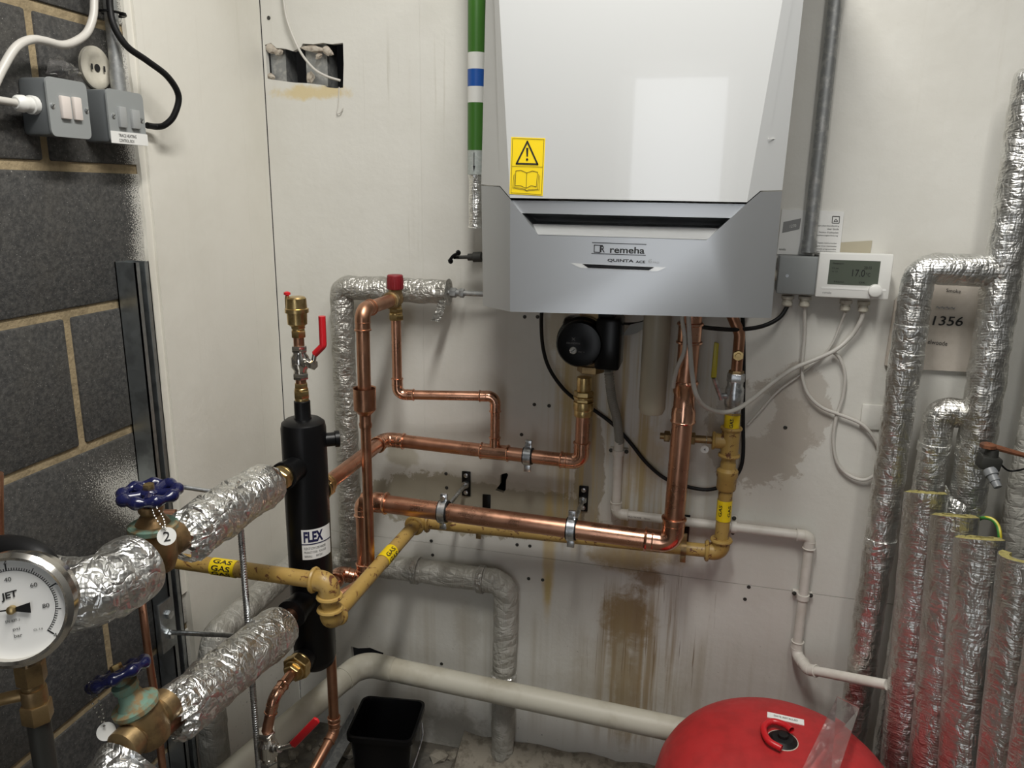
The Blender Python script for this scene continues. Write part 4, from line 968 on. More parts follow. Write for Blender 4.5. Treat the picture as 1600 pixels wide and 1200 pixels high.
# ------------------------------------------------------------------ pressure gauge
go = 1.165; gc_ = P(21, 951, go); RGA = .053
gn = Vector((.40, -.88, .22)).normalized(); gr_ = ZD.cross(gn).normalized(); gu = gn.cross(gr_)
ca, sa = math.cos(.12), math.sin(.12); gr_, gu = gr_*ca+gu*sa, gu*ca-gr_*sa
ga_ = thing('pressure_gauge', 'round white pressure gauge with steel bezel on a brass cock', 'gauge', gc_-ZD*.2)
obj('case', lathe(B(), gc_-gn*.032, gn, [(0, .02), (.001, RGA-.006), (.022, RGA-.003), (.024, RGA), (.038, RGA+.001), (.042, RGA-.003), (.040, RGA-.006), (.0325, RGA-.006)], 48, cap=False), 'chrome', ga_)
di = obj('dial', lathe(B(), gc_-gn*.001, gn, [(0, RGA-.005), (.0015, RGA-.005)], 48), 'paper', ga_)
f0 = gc_+gn*.0008
def gpt(a, r): return f0+(gr_*math.sin(a)+gu*math.cos(a))*r
bm = B()
for k in range(81):
    a = math.radians(-135+270*k/80); mj = k % 20 == 0; md = k % 10 == 0; r0 = .036; r1 = r0+(.007 if mj else .005 if md else .0025); wd = .0007 if mj else .0004
    d = (gpt(a, 1)-f0); s = gn.cross(d).normalized()*wd
    bm.faces.new([bm.verts.new(p) for p in (gpt(a, r0)-s, gpt(a, r1)-s, gpt(a, r1)+s, gpt(a, r0)+s)])
for k in range(80):
    a0, a1 = [math.radians(-135+270*q/80) for q in (k, k+1)]; bm.faces.new([bm.verts.new(p) for p in (gpt(a0, .0358), gpt(a1, .0358), gpt(a1, .0363), gpt(a0, .0363))])
obj('scale_marks', bm, 'ink', di, 0)
for k, s in enumerate('024680'[:5]):
    a = math.radians(-135+270*k/4); q = gpt(a, .0445); text(('0', '1', '2', '3', '6')[k] if False else str(k), q-gr_*.0015-gu*.002, gr_, gu, .003, .004, 'ink', di)
for s, adeg in (('20', -68), ('40', 0), ('60', 48), ('80', 95)):
    q = gpt(math.radians(adeg), .028); text(s, q-gr_*.003-gu*.002, gr_, gu, .006, .004, 'ink', di)
text('JET', f0-gr_*.008+gu*.008, gr_+gu*.1, gu, .014, .008, 'ink', di, bold=.03)
for s, dx_, dz_, ww, hh in (('EN 837-1', -.008, -.012, .012, .0025), ('psi', -.003, -.021, .006, .0035), ('bar', -.003, -.027, .007, .0035), ('CL 1.6', .014, -.024, .008, .002)):
    text(s, f0+gr_*dx_+gu*dz_, gr_, gu, ww, hh, 'ink', di)
bm = B(); na = math.radians(-86); d = (gr_*math.sin(na)+gu*math.cos(na)); s = gn.cross(d); f1 = f0+gn*.003
bm.faces.new([bm.verts.new(p) for p in (f1-s*.0009, f1+d*.036, f1+s*.0009)]); bm.faces.new([bm.verts.new(p) for p in (f1-s*.0012, f1+s*.0012, f1-d*.016+s*.005, f1-d*.016-s*.005)])
bmesh.ops.solidify(bm, geom=bm.faces[:], thickness=.0006); obj('needle', bm, 'ink', di, 0)
obj('needle_hub', lathe(B(), f1, gn, [(-.002, .004), (.002, .004), (.003, .002)], 16), 'brass', di)
bt = gc_-gu*(RGA-.003)-gn*.012; bz = Vector((bt.x, bt.y, 0))
cock = P(28, 1080, 1.14)
obj('neck', lathe(B(), bt, (0, 0, -1), [(0, .009), (.012, .009)], 16), 'chrome', ga_)
nut_stack(ga_, bt-ZD*.006, (0, 0, -1), [('h', .022, .0135), ('r', .006, .010), ('r', .016, .0115), ('h', .02, .014), ('r', .008, .010)], 'gauge_cock', 'brass_dull')
obj('cock_arm', tube(B(), spline([bt-ZD*.04, bt+Vector((-.02, -.01, -.042)), bt+Vector((-.05, -.02, -.05))]), .006, 12), 'brass_dull', ga_)
obj('pipe', tube(B(), [bt-ZD*.07, Vector((bt.x, bt.y, 0))], .0105, 18), 'iron_dark', ga_)
tag(obj('rubber_sleeve', tube(B(), spline([P(-30, 862, 1.0), P(20, 858, 1.0), P(60, 872, 1.0), P(75, 900, 1.0)], 6), .017, 18), 'black', None), 'black rubber sleeved pipe behind the pressure gauge', 'pipe')
tag(obj('copper_riser', tube(B(), [P(-6, 740, .95), P(-4, 900, .95), P(-2, 980, .95)], .008, 14), 'copper_old', None), 'short copper riser at the left edge above the gauge', 'pipe')

# ------------------------------------------------------------------ electrics on the block wall
def face_box(label, y0, y1, z0_, z1, xf, name='switch_box'):
    root = thing(name, label, 'switch', (XBLK, (y0+y1)/2, z0_))
    obj('back_box', bx(XBLK-.001, xf-.003, y0+.001, y1-.001, z0_+.001, z1-.001, .006), 'grey_box', root)
    bm = B(); box(bm, (xf-.0015, (y0+y1)/2, (z0_+z1)/2), (.003, y1-y0, z1-z0_)); ed = [e for e in bm.edges if abs((e.verts[0].co-e.verts[1].co).normalized().x) > .9]; bmesh.ops.bevel(bm, geom=ed, offset=.009, segments=5, affect='EDGES', profile=.5)
    return root, obj('face_plate', bm, 'grey_box2', root)
XF = XBLK+.052
def yz(px, py): p = PX(px, py, XF); return p.y, p.z
(y0, z1), (y1, z0_) = yz(70, 118), yz(144, 218)
s1, fp = face_box('grey metal switch box with white rocker and cable gland, on the block wall', y0, y1, z0_, z1, XF)
def sw(fp, px0, py0, px1, py1, material='switch', bev=.002):
    a, c_ = PX(px0, py0, XF), PX(px1, py1, XF); return obj('rocker', box(B(), (XF+.002, (a.y+c_.y)/2, (a.z+c_.z)/2), (.007, c_.y-a.y, a.z-c_.z), None, bev), material, fp)
def yscrew(fp, px, py, x=None):
    q = PX(px, py, XF); o = obj('screw', lathe(B(), (XF, q.y, q.z), (1, 0, 0), [(0, .0042), (.0012, .0042), (.0018, .003)], 14), 'zinc', fp); obj('slot', box(B(), (XF+.0018, q.y, q.z), (.0008, .006, .0009), Matrix.Rotation(.7, 3, 'X')), 'ink', fp)
sw(fp, 91, 149, 110, 187); sw(fp, 110.6, 151, 127, 189); yscrew(fp, 82, 165); yscrew(fp, 135, 173)
gl_ = Vector((XBLK+.027, y0, PX(45, 163, XBLK+.03).z))
gd = thing('cable_gland', 'white cable gland and cable entering the left switch box', 'cable', gl_)
obj('gland', lathe(B(), gl_, (0, -1, 0), [(0, .0135), (.008, .0135), (.009, .011), (.02, .011), (.021, .0125), (.03, .0115), (.034, .008)], 18), 'white_pl', gd)
obj('cable', tube(B(), [gl_-YD*.03, gl_+Vector((0, -.2, .004))], .0055, 14), 'cream_wire', gd)
(y0, z1), (y1, z0_) = yz(165, 137), yz(230, 228)
s2, fp = face_box('grey metal fused spur box labelled trace heating control box', y0, y1, z0_, z1, XF)
sw(fp, 182, 166, 196, 200, 'grey_box3', .001); sw(fp, 202, 171, 217, 202, 'grey_box3', .001); yscrew(fp, 177, 181); yscrew(fp, 221, 188)
a, c_ = PX(172, 204, XF), PX(231, 228, XF)
lb = obj('name_label', bx(XF, XF+.0012, a.y, c_.y, c_.z, a.z), 'paper', fp, 0)
for i, s in enumerate(('TRACE HEATING', 'CONTROL BOX')):
    text(s, Vector((XF+.0013, a.y+.017, c_.z+(a.z-c_.z)*(.56-.42*i))), YD, ZD, .042 if i == 0 else .036, .0050, 'ink', lb)
# conduit and clips
cy_ = PX(177, 110, XBLK+.015).y; cz_ = z1
cdt = thing('wall_conduit', 'galvanised conduit dropping into the grey spur box', 'conduit', (XBLK+.022, cy_, z1))
obj('tube', tube(B(), [(XBLK+.022, cy_, z1-.004), (XBLK+.022, cy_, HT-.001)], .0108, 20), 'galv', cdt)
obj('coupler', tube(B(), [(XBLK+.022, cy_, z1-.003), (XBLK+.022, cy_, PX(177, 105, XBLK+.022).z)], .0122, 20), 'galv', cdt)
def XP(px, py, dx=.03): return PX(px, py, XBLK+dx)
# white cable bundled to the conduit
wc = spline([XP(146, -40, .03), XP(147, 0, .033), XP(145, 28, .035), XP(135, 52, .035), XP(115, 66, .035), XP(95, 70, .035), XP(70, 64, .035), XP(48, 62, .035), XP(25, 74, .035), XP(5, 105, .035), XP(-12, 140, .035)], 8)
tag(obj('white_cable', tube(B(), wc, .0062, 14), 'cream_wire', None), 'thick white cable looping left from the conduit tie', 'cable')
bk_ = spline([XP(171, -30, .035), XP(172, 10, .035), XP(178, 40, .04), XP(198, 72, .05), XP(230, 95, .06), XP(262, 120, .07), XP(279, 150, .07), XP(272, 180, .06), XP(258, 195, .045), XP(245, 198, .03), XP(230, 196, .027)], 8)
tag(obj('black_cable', tube(B(), bk_, .0056, 14), 'black', None), 'black cable looping from the conduit into the spur box', 'cable')
tie = torus(B(), (XBLK+.025, cy_-.002, XP(162, 16).z), ZD, .024, .0022, 26, 6)
for v in tie.verts: v.co.x = XBLK+.026+(v.co.x-XBLK-.025)*.75
box(tie, (XBLK+.046, cy_-.002, XP(162, 18).z), (.008, .009, .006), None, .001)
tag(obj('cable_tie', tie, 'black_gloss', None), 'black cable tie bundling cables to the conduit', 'cable tie')
# round blanking plate
rc = XP(150, 106, .004); rp = thing('ceiling_rose_plate', 'round cream plastic base plate on the block wall beside conduit', 'plate', rc)
bm = lathe(B(), (XBLK-.001, rc.y, rc.z), (1, 0, 0), [(0, .034), (.006, .034), (.008, .031), (.008, .02), (.0065, .018)], 36); obj('disc', bm, 'cream_pl', rp)
obj('hole', lathe(B(), (XBLK+.0062, rc.y, rc.z), (1, 0, 0), [(0, .006), (.001, .006)], 16), 'ink', rp)
for s in (-1, 1): obj('slot', box(B(), (XBLK+.0085, rc.y+s*.014, rc.z), (.0012, .003, .009)), 'ink', rp)
# crumpled clear bag
bm = B(); pts = [(76, 92), (92, 88), (112, 102), (128, 118), (122, 128), (100, 120), (78, 112)]; ctr = bm.verts.new(XP(102, 108, .042)); lo_ = [bm.verts.new(XP(px, py, .006+.02*random.random())) for px, py in pts]
for i in range(len(lo_)): bm.faces.new((ctr, lo_[i], lo_[(i+1) % len(lo_)]))
bmesh.ops.subdivide_edges(bm, edges=bm.edges[:], cuts=4, use_grid_fill=True)
for v in bm.verts: v.co += Vector((.010, .004, .004))*noise.noise(v.co*90)
bmesh.ops.solidify(bm, geom=bm.faces[:], thickness=.0004); tag(obj('plastic_bag', bm, 'acrylic', None, 0), 'crumpled clear plastic bag tucked behind the switch box', 'bag')
# loose white wire and hook at the wall opening
wr = spline([P(440, -30, .01), P(446, 20, .012), P(455, 50, .012), P(470, 82, .012), P(490, 107, .012), P(510, 119, .006), P(532, 126, -.006)], 8)
tag(obj('loose_wire', tube(B(), wr, .0028, 10), 'cream_wire', None), 'loose white wire running down into the wall opening', 'wire')
hk = spline([P(530, 136, .002), P(529, 158, .004), P(527, 176, .005), P(532, 176, .006), P(536, 169, .006)], 6)
tag(obj('wire_hook', tube(B(), hk, .0011, 8), 'cream_wire', None), 'short bent wire hook below the wall opening', 'wire')

# ------------------------------------------------------------------ old lagged pipes on the rear wall
lw_ = thing('old_lagged_pipe', 'dusty foil lagged pipe rising at the corner with cut end by the boiler', 'pipe', P(547, 870, .05))
a, c_ = P(701, 456, .055), P(536, 452, .055); a.z = c_.z = P(600, 452, .055).z; e_ = Vector((P(543, 700, .055).x, -.055, P(546, 868, .055).z)); c_.x = e_.x
obj('lagging', foil_tube([a, c_, e_], .0275, .02, .004, 40, .9), 'foil_old', lw_)
obj('core_pipe', tube(B(), [a+XD*-.02, Vector((P(790, 456, .055).x, -.055, a.z))], .006, 14), 'galv', lw_)
bm = B(); hexn(bm, a+XD*.004, XD, 0, .014, .011); hexn(bm, a+XD*.026, XD, 0, .01, .0105); lathe(bm, a+XD*.016, XD, [(0, .008), (.012, .008)], 14); obj('compression_fitting', bm, 'galv', lw_)
fl_ = [(P(697, 468, .080), P(684, 470, .083)), (P(695, 482, .080), P(682, 482, .083)), (P(692, 492, .085), P(679, 491, .09)), (P(687, 503, .09), P(672, 501, .1))]
bm = B(); rw = [[bm.verts.new(p) for p in r] for r in fl_]
for A, D in zip(rw, rw[1:]): bm.faces.new((A[0], A[1], D[1], D[0]))
bmesh.ops.solidify(bm, geom=bm.faces[:], thickness=.0007); obj('tape_end', bm, 'foil_old', lw_, 0)
l2 = thing('painted_lagged_pipe', 'painted lagged pipe low on the rear wall turning down to the floor', 'pipe', P(787, 1180, .034))
pz_ = P(700, 898, .034).z; A_ = Vector((P(791, 903, .034).x, -.034, pz_)); F_ = Vector((A_.x-.003, -.034, .0)); K_ = Vector((XL+.055, -.034, pz_)); E_ = Vector((XL+.055, -.60, pz_+.0)); 
E_.y = PX(335, 985, K_.x).y
obj('lagging', foil_tube([F_, A_, K_, E_, E_+Vector((0, -.034, -.12)), Vector((E_.x, E_.y-.034, .0))], .0300, [.035, .035, .03, .03], .0035, 40, .9), 'foil_paint', l2)
for x in (P(650, 893, .034).x, P(752, 903, .034).x):
    bm = lathe(B(), (x-.008, -.034, pz_), XD, [(0, .033), (.001, .0345), (.016, .0345), (.017, .033)], 30); crinkle(bm, .001); obj('strap', bm, 'foil_old', l2)
zb_ = P(785, 1068, .034).z; obj('strap', crinkle(lathe(B(), (F_.x, -.034, zb_), ZD, [(0, .031), (.002, .0345), (.03, .034), (.032, .031)], 30), .0015), 'foil', l2)

# big drain pipe
dw = thing('drain_pipe', 'wide off-white waste pipe sloping low along the rear wall', 'pipe', P(700, 1070, .06))
w0 = P(566, 1036, .10); w1 = P(1078, 1144, .10); w2 = PZ(395, 1180, w0.z-.006); w2 = w0+(w2-w0)*1.5
obj('pipe', tube(B(), fillet([w2, w0, w1], .07, 10), .0285, 30), 'drain', dw)
dd_ = (w1-w0).normalized(); obj('bend_socket', tube(B(), fillet([w0+(w2-w0).normalized()*.075, w0, w0+dd_*.085], .06, 10), .0302, 30), 'drain', dw)

# condensate waste pipe
RC = .0105
cw = thing('condensate_pipe', 'thin white waste pipe stepping down the wall to the right', 'pipe', P(970, 800, .03))
cpts = [P(967, 688, .022), P(969, 803, .022), P(1266, 838, .022), P(1247, 1022, .022), P(1262, 1046, .07), P(1386, 1070, .185)]
cpts[1].x = cpts[0].x+.001; cpts[3].x = cpts[2].x
copper_run(cw, cpts[:4]+[cpts[4], cpts[5]], RC, [.014, .014, .02, .02], 'pvc', 'pvc', 1.2, .014)
cl = cpts[1].lerp(cpts[2], .5)
for q, ax in ((P(968, 707, .022), ZD), (P(1146, 826, .022), XD), (P(1254, 932, .022), ZD)):
    t = (q.x-cpts[1].x)/(cpts[2].x-cpts[1].x)
    if ax is XD: q.z = cpts[1].z+(cpts[2].z-cpts[1].z)*t
    else: q.x = cpts[0].x if q.x < 0 else cpts[2].x
    sd_ = XD if ax is ZD else ZD
    bm = lathe(B(), q-ax*.006, ax, [(0, RC), (0, RC+.003), (.012, RC+.003), (.012, RC)], 20, cap=False); box(bm, Vector((q.x, -.006, q.z)), tuple(Vector((.012, .012, .012))+Vector([abs(v) for v in sd_])*.030), None, .002); ob = obj('clip', bm, 'pvc', cw)
    for s in (-1, 1): obj('screw', lathe(B(), Vector((q.x, -.012, q.z))+sd_*.0175*s, (0, -1, 0), [(0, .005), (.002, .0045), (.003, .002)], 10), 'iron_dark', ob)
text('MULTIKWIK   32mm', P(981, 808, .0328), Vector((1, 0, -.006)), ZD, .05, .0035, 'ink', cw)
hs = spline([P(951, 578, .11), P(953, 600, .105), P(957, 628, .09), P(964, 655, .06), P(968, 690, .024)], 10)
hp = resample([Vector(p) for p in hs], .002)
tag(obj('corrugated_hose', tube(B(), hp, lambda i: .0102 if i % 2 else .0084, 16), 'hose', None, 60), 'grey corrugated hose from the pump to the white waste pipe', 'hose')

# ------------------------------------------------------------------ cables below the boiler
def cable(label, pts, r, material='black', name='cable'):
    return tag(obj(name, tube(B(), spline(pts, 8), r, 12), material, None), label, 'cable')
cable('black cable drooping from the boiler across behind both copper risers', [P(850, 470, .08), P(846, 495, .07), P(848, 540, .05), P(858, 575, .04), P(880, 607, .03), P(905, 628, .02), P(930, 642, .012), P(960, 665, .01), P(985, 692, .01), P(1010, 723, .01), P(1040, 748, .01), P(1080, 762, .012), P(1115, 764, .012), P(1145, 748, .012), P(1160, 720, .012), P(1161, 650, .012), P(1162, 560, .012), P(1160, 480, .02)], .0042)
cable('black cable from the boiler underside to the grey junction box', [P(1082, 485, .15), P(1084, 505, .15), P(1105, 512, .12), P(1150, 515, .08), P(1190, 510, .05), P(1218, 496, .035), P(1231, 476, .026), P(1231.5, 470, .026)], .0044)
cable('short black cable above the pump', [P(1016, 470, .11), P(1016, 492, .11), P(1005, 503, .10), P(985, 506, .09), P(965, 505, .12)], .003)
cable('white cable hanging from the boiler and sweeping up to the thermostat', [P(1076, 480, .21), P(1076, 500, .21), P(1078, 540, .21), P(1081, 580, .215), P(1087, 615, .215), P(1101, 635, .18), P(1125, 644, .14), P(1150, 640, .115), P(1175, 624, .075), P(1205, 600, .035), P(1240, 576, .028), P(1275, 561, .024), P(1305, 547, .024), P(1330, 525, .018), P(1344, 503, .026), P(1349, 488, .03)], .0045, 'cream_wire')
cable('second white cable hanging against the copper riser', [P(1066, 480, .21), P(1066, 500, .21), P(1070, 530, .21), P(1068, 552, .212), P(1060, 570, .207), P(1054, 590, .2), P(1052, 605, .19)], .004, 'cream_wire')
cable('thin white cable from the junction box looping low beside the foil pipe', [P(1257, 474, .026), P(1257, 520, .012), P(1254, 558, .012), P(1253, 585, .012), P(1262, 615, .014), P(1283, 636, .014), P(1312, 648, .014), P(1345, 662, .014), P(1366, 685, .014), P(1376, 715, .014), P(1370, 738, .014), P(1350, 750, .012), P(1325, 742, .01), P(1308, 722, .01), P(1302, 690, .01), P(1306, 655, .01), P(1317, 620, .01), P(1320, 585, .013), P(1312, 560, .014), P(1300, 549, .016)], .0036, 'cream_wire')
cable('thin white cable running down left from the thermostat', [P(1321, 488, .03), P(1312, 510, .016), P(1300, 538, .01), P(1280, 562, .006), P(1250, 586, .006), P(1215, 612, .006), P(1190, 640, .006), P(1168, 664, .006)], .0026, 'cream_wire')

# ------------------------------------------------------------------ conduit, junction box, room controller
cx_ = P(1284, 200, .02).x
cd2 = thing('rear_conduit', 'galvanised conduit on the rear wall right of the boiler', 'conduit', (cx_, -.02, P(1264, 392, .02).z))
obj('tube', tube(B(), [(cx_, -.02, P(1264, 394, .02).z), (cx_, -.02, HT-.001)], .0128, 22), 'galv', cd2)
obj('coupler', tube(B(), [(cx_, -.02, P(1264, 394, .02).z), (cx_, -.02, P(1266, 376, .02).z)], .0146, 22), 'galv', cd2)
a, c_ = P(1219, 400, .05), P(1279, 461, .05)
jb = thing('junction_box', 'grey plastic junction box under the conduit beside the controller', 'junction box', (a.x, 0, c_.z))
obj('box', bx(a.x, c_.x, -.04, -.0005, c_.z, a.z, .004), 'grey_pl', jb); lid = obj('lid', bx(a.x-.001, c_.x+.001, -.052, -.0405, c_.z-.001, a.z+.001, .004), 'grey_box2', jb)
obj('screw', lathe(B(), P(1230, 431, .052), (0, -1, 0), [(0, .0032), (.001, .003)], 12), 'zinc', lid)
def gland(root, px, py0, off=.026, s=1.):
    q = P(px, py0, off); obj('gland', lathe(B(), q, (0, 0, -1), [(0, .0125*s), (.006, .0125*s), (.007, .009*s), (.012, .009*s), (.0125, .0105*s), (.019, .0105*s), (.022, .006*s)], 16), 'cream_pl', root)
gland(jb, 1231, 462); gland(jb, 1258, 463)
obj('side_entry', lathe(B(), Vector((a.x, -.026, P(1214, 430, .026).z)), (-1, 0, 0), [(0, .0115), (.01, .0115), (.011, .008)], 16), 'cream_pl', jb)
obj('top_screw', lathe(B(), Vector((c_.x-.008, -.03, a.z)), (0, 0, 1), [(0, .006), (.004, .006)], 14), 'iron_dark', jb)
to = .062
def tp_(px, py, e=0): return P(px, py, to+e)
t00, t10, t01, t11 = tp_(1281, 394), tp_(1398, 397), tp_(1273, 463), tp_(1388, 470)
th = thing('room_controller', 'white wall thermostat reading 17.0 degrees on grey display', 'thermostat', (t01.x, 0, t01.z))
x0, x1 = (t00.x+t01.x)/2, (t10.x+t11.x)/2; zt_, zb_ = (t00.z+t10.z)/2, (t01.z+t11.z)/2
obj('base', bx(x0+.004, x1-.004, -.05, -.0005 if False else -.0005, zb_+.003, zt_-.003, .003), 'white_pl', th) if False else obj('base', bx(x0+.030, x1-.004, -.052, -.0005, zb_+.003, zt_-.003, .003), 'white_pl', th)
fc = obj('face', bx(x0, x1, -to, -.0525, zb_, zt_, .0035), 'white_pl', th)
W_, H_ = x1-x0, zt_-zb_
def tq(u, v, e=.0006): return Vector((x0+W_*u, -to-e, zb_+H_*v))
sc_ = obj('screen', prism(B(), [tq(.15, .30), tq(.83, .30), tq(.83, .84), tq(.15, .84)], (0, .0004, 0)), 'lcd', fc, 0)
def tt(s, u, v, wu, hv): text(s, tq(u, v, .0007), XD, ZD, W_*wu, H_*hv, 'ink', sc_)
tt('17.0', .47, .49, .17, .155); tt('°C', .655, .50, .06, .08); tt('20:15', .62, .66, .10, .06); tt('Weekprogram', .19, .74, .15, .04); tt('CV aan', .19, .64, .09, .035); tt('Vr 12', .19, .57, .08, .03); tt('Menu            OK', .24, .345, .42, .035)
obj('rail', prism(B(), [tq(.08, .195), tq(.95, .195), tq(.95, .235), tq(.08, .235)], (0, .0004, 0)), 'paper', fc, 0)
kc = tq(.80, .20, 0); obj('knob', lathe(B(), kc, (0, -1, 0), [(0, .0125), (.009, .012), (.0105, .010)], 28), 'white_pl', fc)
text('remeha', tq(.10, .09), XD, ZD, W_*.12, H_*.05, 'ink_grey', fc)
gland(th, 1322, 469, .03, .95); gland(th, 1350, 471, .03, .95)

# booklets and paper behind the conduit
def sheet(name, label, cat, pts, off, material, th_=.003):
    o = obj(name, prism(B(), [P(*p, off) for p in pts], (0, th_, 0)), material, None, 0); return tag(o, label, cat)
bk1 = sheet('user_booklet', 'white user guide booklet tucked behind the conduit, right one', 'booklet', [(1268, 328), (1319, 331), (1312, 396), (1262, 394)], .004, 'paper')
for i, (s, py, ww) in enumerate((('Gebruikershandleiding', 354, 36), ('User Guide', 359, 18), ("Notice d'utilisation", 364, 30), ('Bedienungsanleitung', 369, 34), ('Digitale klokthermostaat', 381, 30), ('Digital timer thermostat', 385.5, 34), ('Thermostat programmable', 390, 38), ('Digitale Raumthermostat', 394, 36))):
    q = P(1311-ww-(py-354)*.13, py, .0043); text(s, q, XD, ZD, (P(1311, py, .0043)-P(1311-ww, py, .0043)).length, .0034, 'ink', bk1, .0002)
bm = B()
for (p0, p1) in (((1301, 338), (1312, 338.4)), ((1312, 338.4), (1311, 349)), ((1311, 349), (1300, 348.6)), ((1300, 348.6), (1301, 338)), ((1303, 346), (1306, 342)), ((1306, 342), (1309, 346)), ((1303, 346), (1309, 346.2))):
    a, c_ = P(*p0, .0046), P(*p1, .0046); d = (c_-a).normalized(); u = Vector((0, -1, 0)).cross(d)*.0006; bm.faces.new([bm.verts.new(p) for p in (a-u, c_-u, c_+u, a+u)])
obj('emblem', bm, 'ink', bk1, 0)
bk2 = sheet('user_booklet', 'white booklet with controller picture half hidden by the boiler', 'booklet', [(1222, 327), (1264, 329), (1256, 398), (1214, 397)], .0035, 'paper')
obj('printed_frame', prism(B(), [P(1224, 347, .004), P(1252, 341, .004), P(1249, 358, .004), P(1222, 364, .004)], (0, .0004, 0)), 'ink_grey', bk2, 0)
text('1270', P(1234, 356, .0044), Vector((1, 0, .15)), ZD, .012, .006, 'paper', bk2); text('remeha', P(1217, 391, .0036), XD, ZD, .013, .005, 'ink', bk2)
sheet('tan_card', 'tan card edge showing above the controller', 'card', [(1312, 379), (1363, 376), (1360, 396), (1310, 396)], .002, 'paper_tan', .0015)
# document pouch
pts = [(1399, 470), (1428, 436), (1546, 446), (1509, 581), (1447, 578), (1383, 571)]
po = sheet('document_pouch', 'crumpled clear document pouch with handwritten 1356 behind foil pipes', 'pouch', pts, .012, 'pouch', .010)
text('1356', P(1456, 508, .0125), Vector((1, 0, .02)), Vector((.12, 0, 1)), .054, .019, 'ink', po, .0012, bold=.01)
text('Smoke', P(1478, 456, .0125), Vector((1, 0, -.05)), ZD, .026, .007, 'ink', po, .0012); text('elwoode', P(1449, 537, .0125), Vector((1, 0, -.06)), ZD, .036, .009, 'ink', po, .0012)
text('~~~~', P(1462, 482, .0125), Vector((1, 0, .0)), ZD, .034, .005, 'ink_grey', po, .0012)
# faint blanking plate on the wall
bpz = thing('blank_plate', 'painted-over square blanking plate on the wall beside the foil pipe', 'plate', P(1362, 670))
a, c_ = P(1347, 630), P(1382, 672); obj('plate', bx(a.x, c_.x, -.006, -.0005, c_.z, a.z, .003), 'board', bpz)

# ------------------------------------------------------------------ foil pipes on the right
ox = .10
Cx = P(1425, 500, ox).x; Ax = P(1568, 400, ox).x+.004; hzf = P(1490, 421, ox).z
fp1 = thing('foil_lagged_pipework', 'silver foil lagged pipes branching at the right edge beside the controller', 'pipe', (Cx, -ox, 0))
obj('lagging', foil_tube([(Ax, -ox, hzf), (Cx, -ox, hzf), (Cx-.002, -ox, 0)], .0295, .03, .004, 44, .9), 'foil_ring', fp1)
for py in (531, 575, 866): 
    zq = P(1415, py, ox).z; obj('foil_tape', crinkle(lathe(B(), (Cx, -ox, zq), ZD, [(0, .0298), (.001, .031), (.03, .031), (.031, .0298)], 36), .0012), 'foil', fp1)
fp2 = fp1
obj('lagging', foil_tube([(Ax-.003, -ox, P(1600, 108, ox).z), (Ax, -ox, hzf), (Ax+.006, -ox, P(1515, 800, ox).z)], .033, .05, .0045, 44, .6), 'foil_ring', fp2)
Ex = P(1462, 680, .08).x; ez = P(1495, 644, .08).z
fp3 = fp1
obj('lagging', foil_tube([(Ax+.005, -.09, ez), (Ex, -.08, ez), (Ex+.002, -.08, 0)], .0285, .018, .0035, 44, .9), 'foil_ring', fp3)
obj('foil_tape', crinkle(lathe(B(), (Ex, -.08, P(1460, 706, .08).z), ZD, [(0, .0288), (.001, .0302), (.018, .0302), (.019, .0288)], 36), .001), 'foil', fp3)
Wx = P(1592, 700, .09).x
fp4 = thing('painted_riser', 'white painted lagged riser at the right edge behind the small valve', 'pipe', (Wx, -.075, 0))
obj('lagging', foil_tube([(Wx+.03, -.075, P(1590, 470, .075).z), (Wx+.03, -.075, 0)], .031, .03, .003, 36, .9), 'foil_paint', fp4)
# isolating valve with rusty lever
ivc = P(1545, 722, .16); iv = thing('lever_valve', 'small black valve with rusty lever on the right foil riser', 'valve', ivc)
bm = box(B(), ivc, (.036, .03, .026), Matrix.Rotation(.15, 3, 'Y'), .004); lathe(bm, ivc+Vector((.002, 0, .010)), (0, 0, 1), [(0, .012), (.016, .011)], 16); obj('body', bm, 'iron_dark', iv)
obj('outlet', lathe(B(), ivc+Vector((0, -.008, -.012)), (.25, -.6, -.6), [(0, .012), (.012, .012), (.013, .009), (.024, .009), (.025, .0075), (.036, .007)], 18), 'grey_pl', iv)
obj('tail', tube(B(), [ivc, ivc+Vector((0, .07, 0))], .009, 14), 'iron_dark', iv)
lh0 = ivc+Vector((-.006, 0, .028)); bm = lathe(B(), lh0, (0, 0, 1), [(0, .014), (.006, .014), (.008, .010)], 8); tube(bm, [lh0+ZD*.004, P(1610, 714, .16)], [.006, .0045], 8); obj('lever', bm, 'rust', iv)
cable('thin dark cable behind the rusty valve lever', [P(1562, 724, .14), P(1575, 735, .13), P(1590, 735, .13), P(1610, 730, .12)], .0018)
ew = spline([P(1524, 815, .15), P(1536, 809, .17), P(1550, 812, .18), P(1559, 823, .19), P(1562, 842, .20), P(1562, 870, .19)], 8)
eo = thing('earth_wire', 'green and yellow striped earth wire looping behind the loose lagging', 'wire', P(1550, 830, .17))
obj('wire', tube(B(), ew, .0034, 10), 'greenyel', eo); obj('stripe', tube(B(), [p+Vector((.0009, -.001, .0012)) for p in ew], .0028, 8), 'yellow_lev', eo)
fs = [P(1476, 770, .15), P(1488, 786, .17), P(1508, 798, .18), P(1530, 806, .17)]
bm = B(); rw = []
for i, p in enumerate(spline(fs, 5)): rw.append([bm.verts.new(p+Vector((.004*noise.noise(p*60), 0, .014+.006*noise.noise(p*90)))), bm.verts.new(p+Vector((-.003, -.012, -.014)))])
for A, D in zip(rw, rw[1:]): bm.faces.new((A[0], A[1], D[1], D[0]))
bmesh.ops.solidify(bm, geom=bm.faces[:], thickness=.001); tag(obj('foil_strip', bm, 'foil', None, 0), 'torn strip of foil tape hanging above the loose lagging tubes', 'tape')

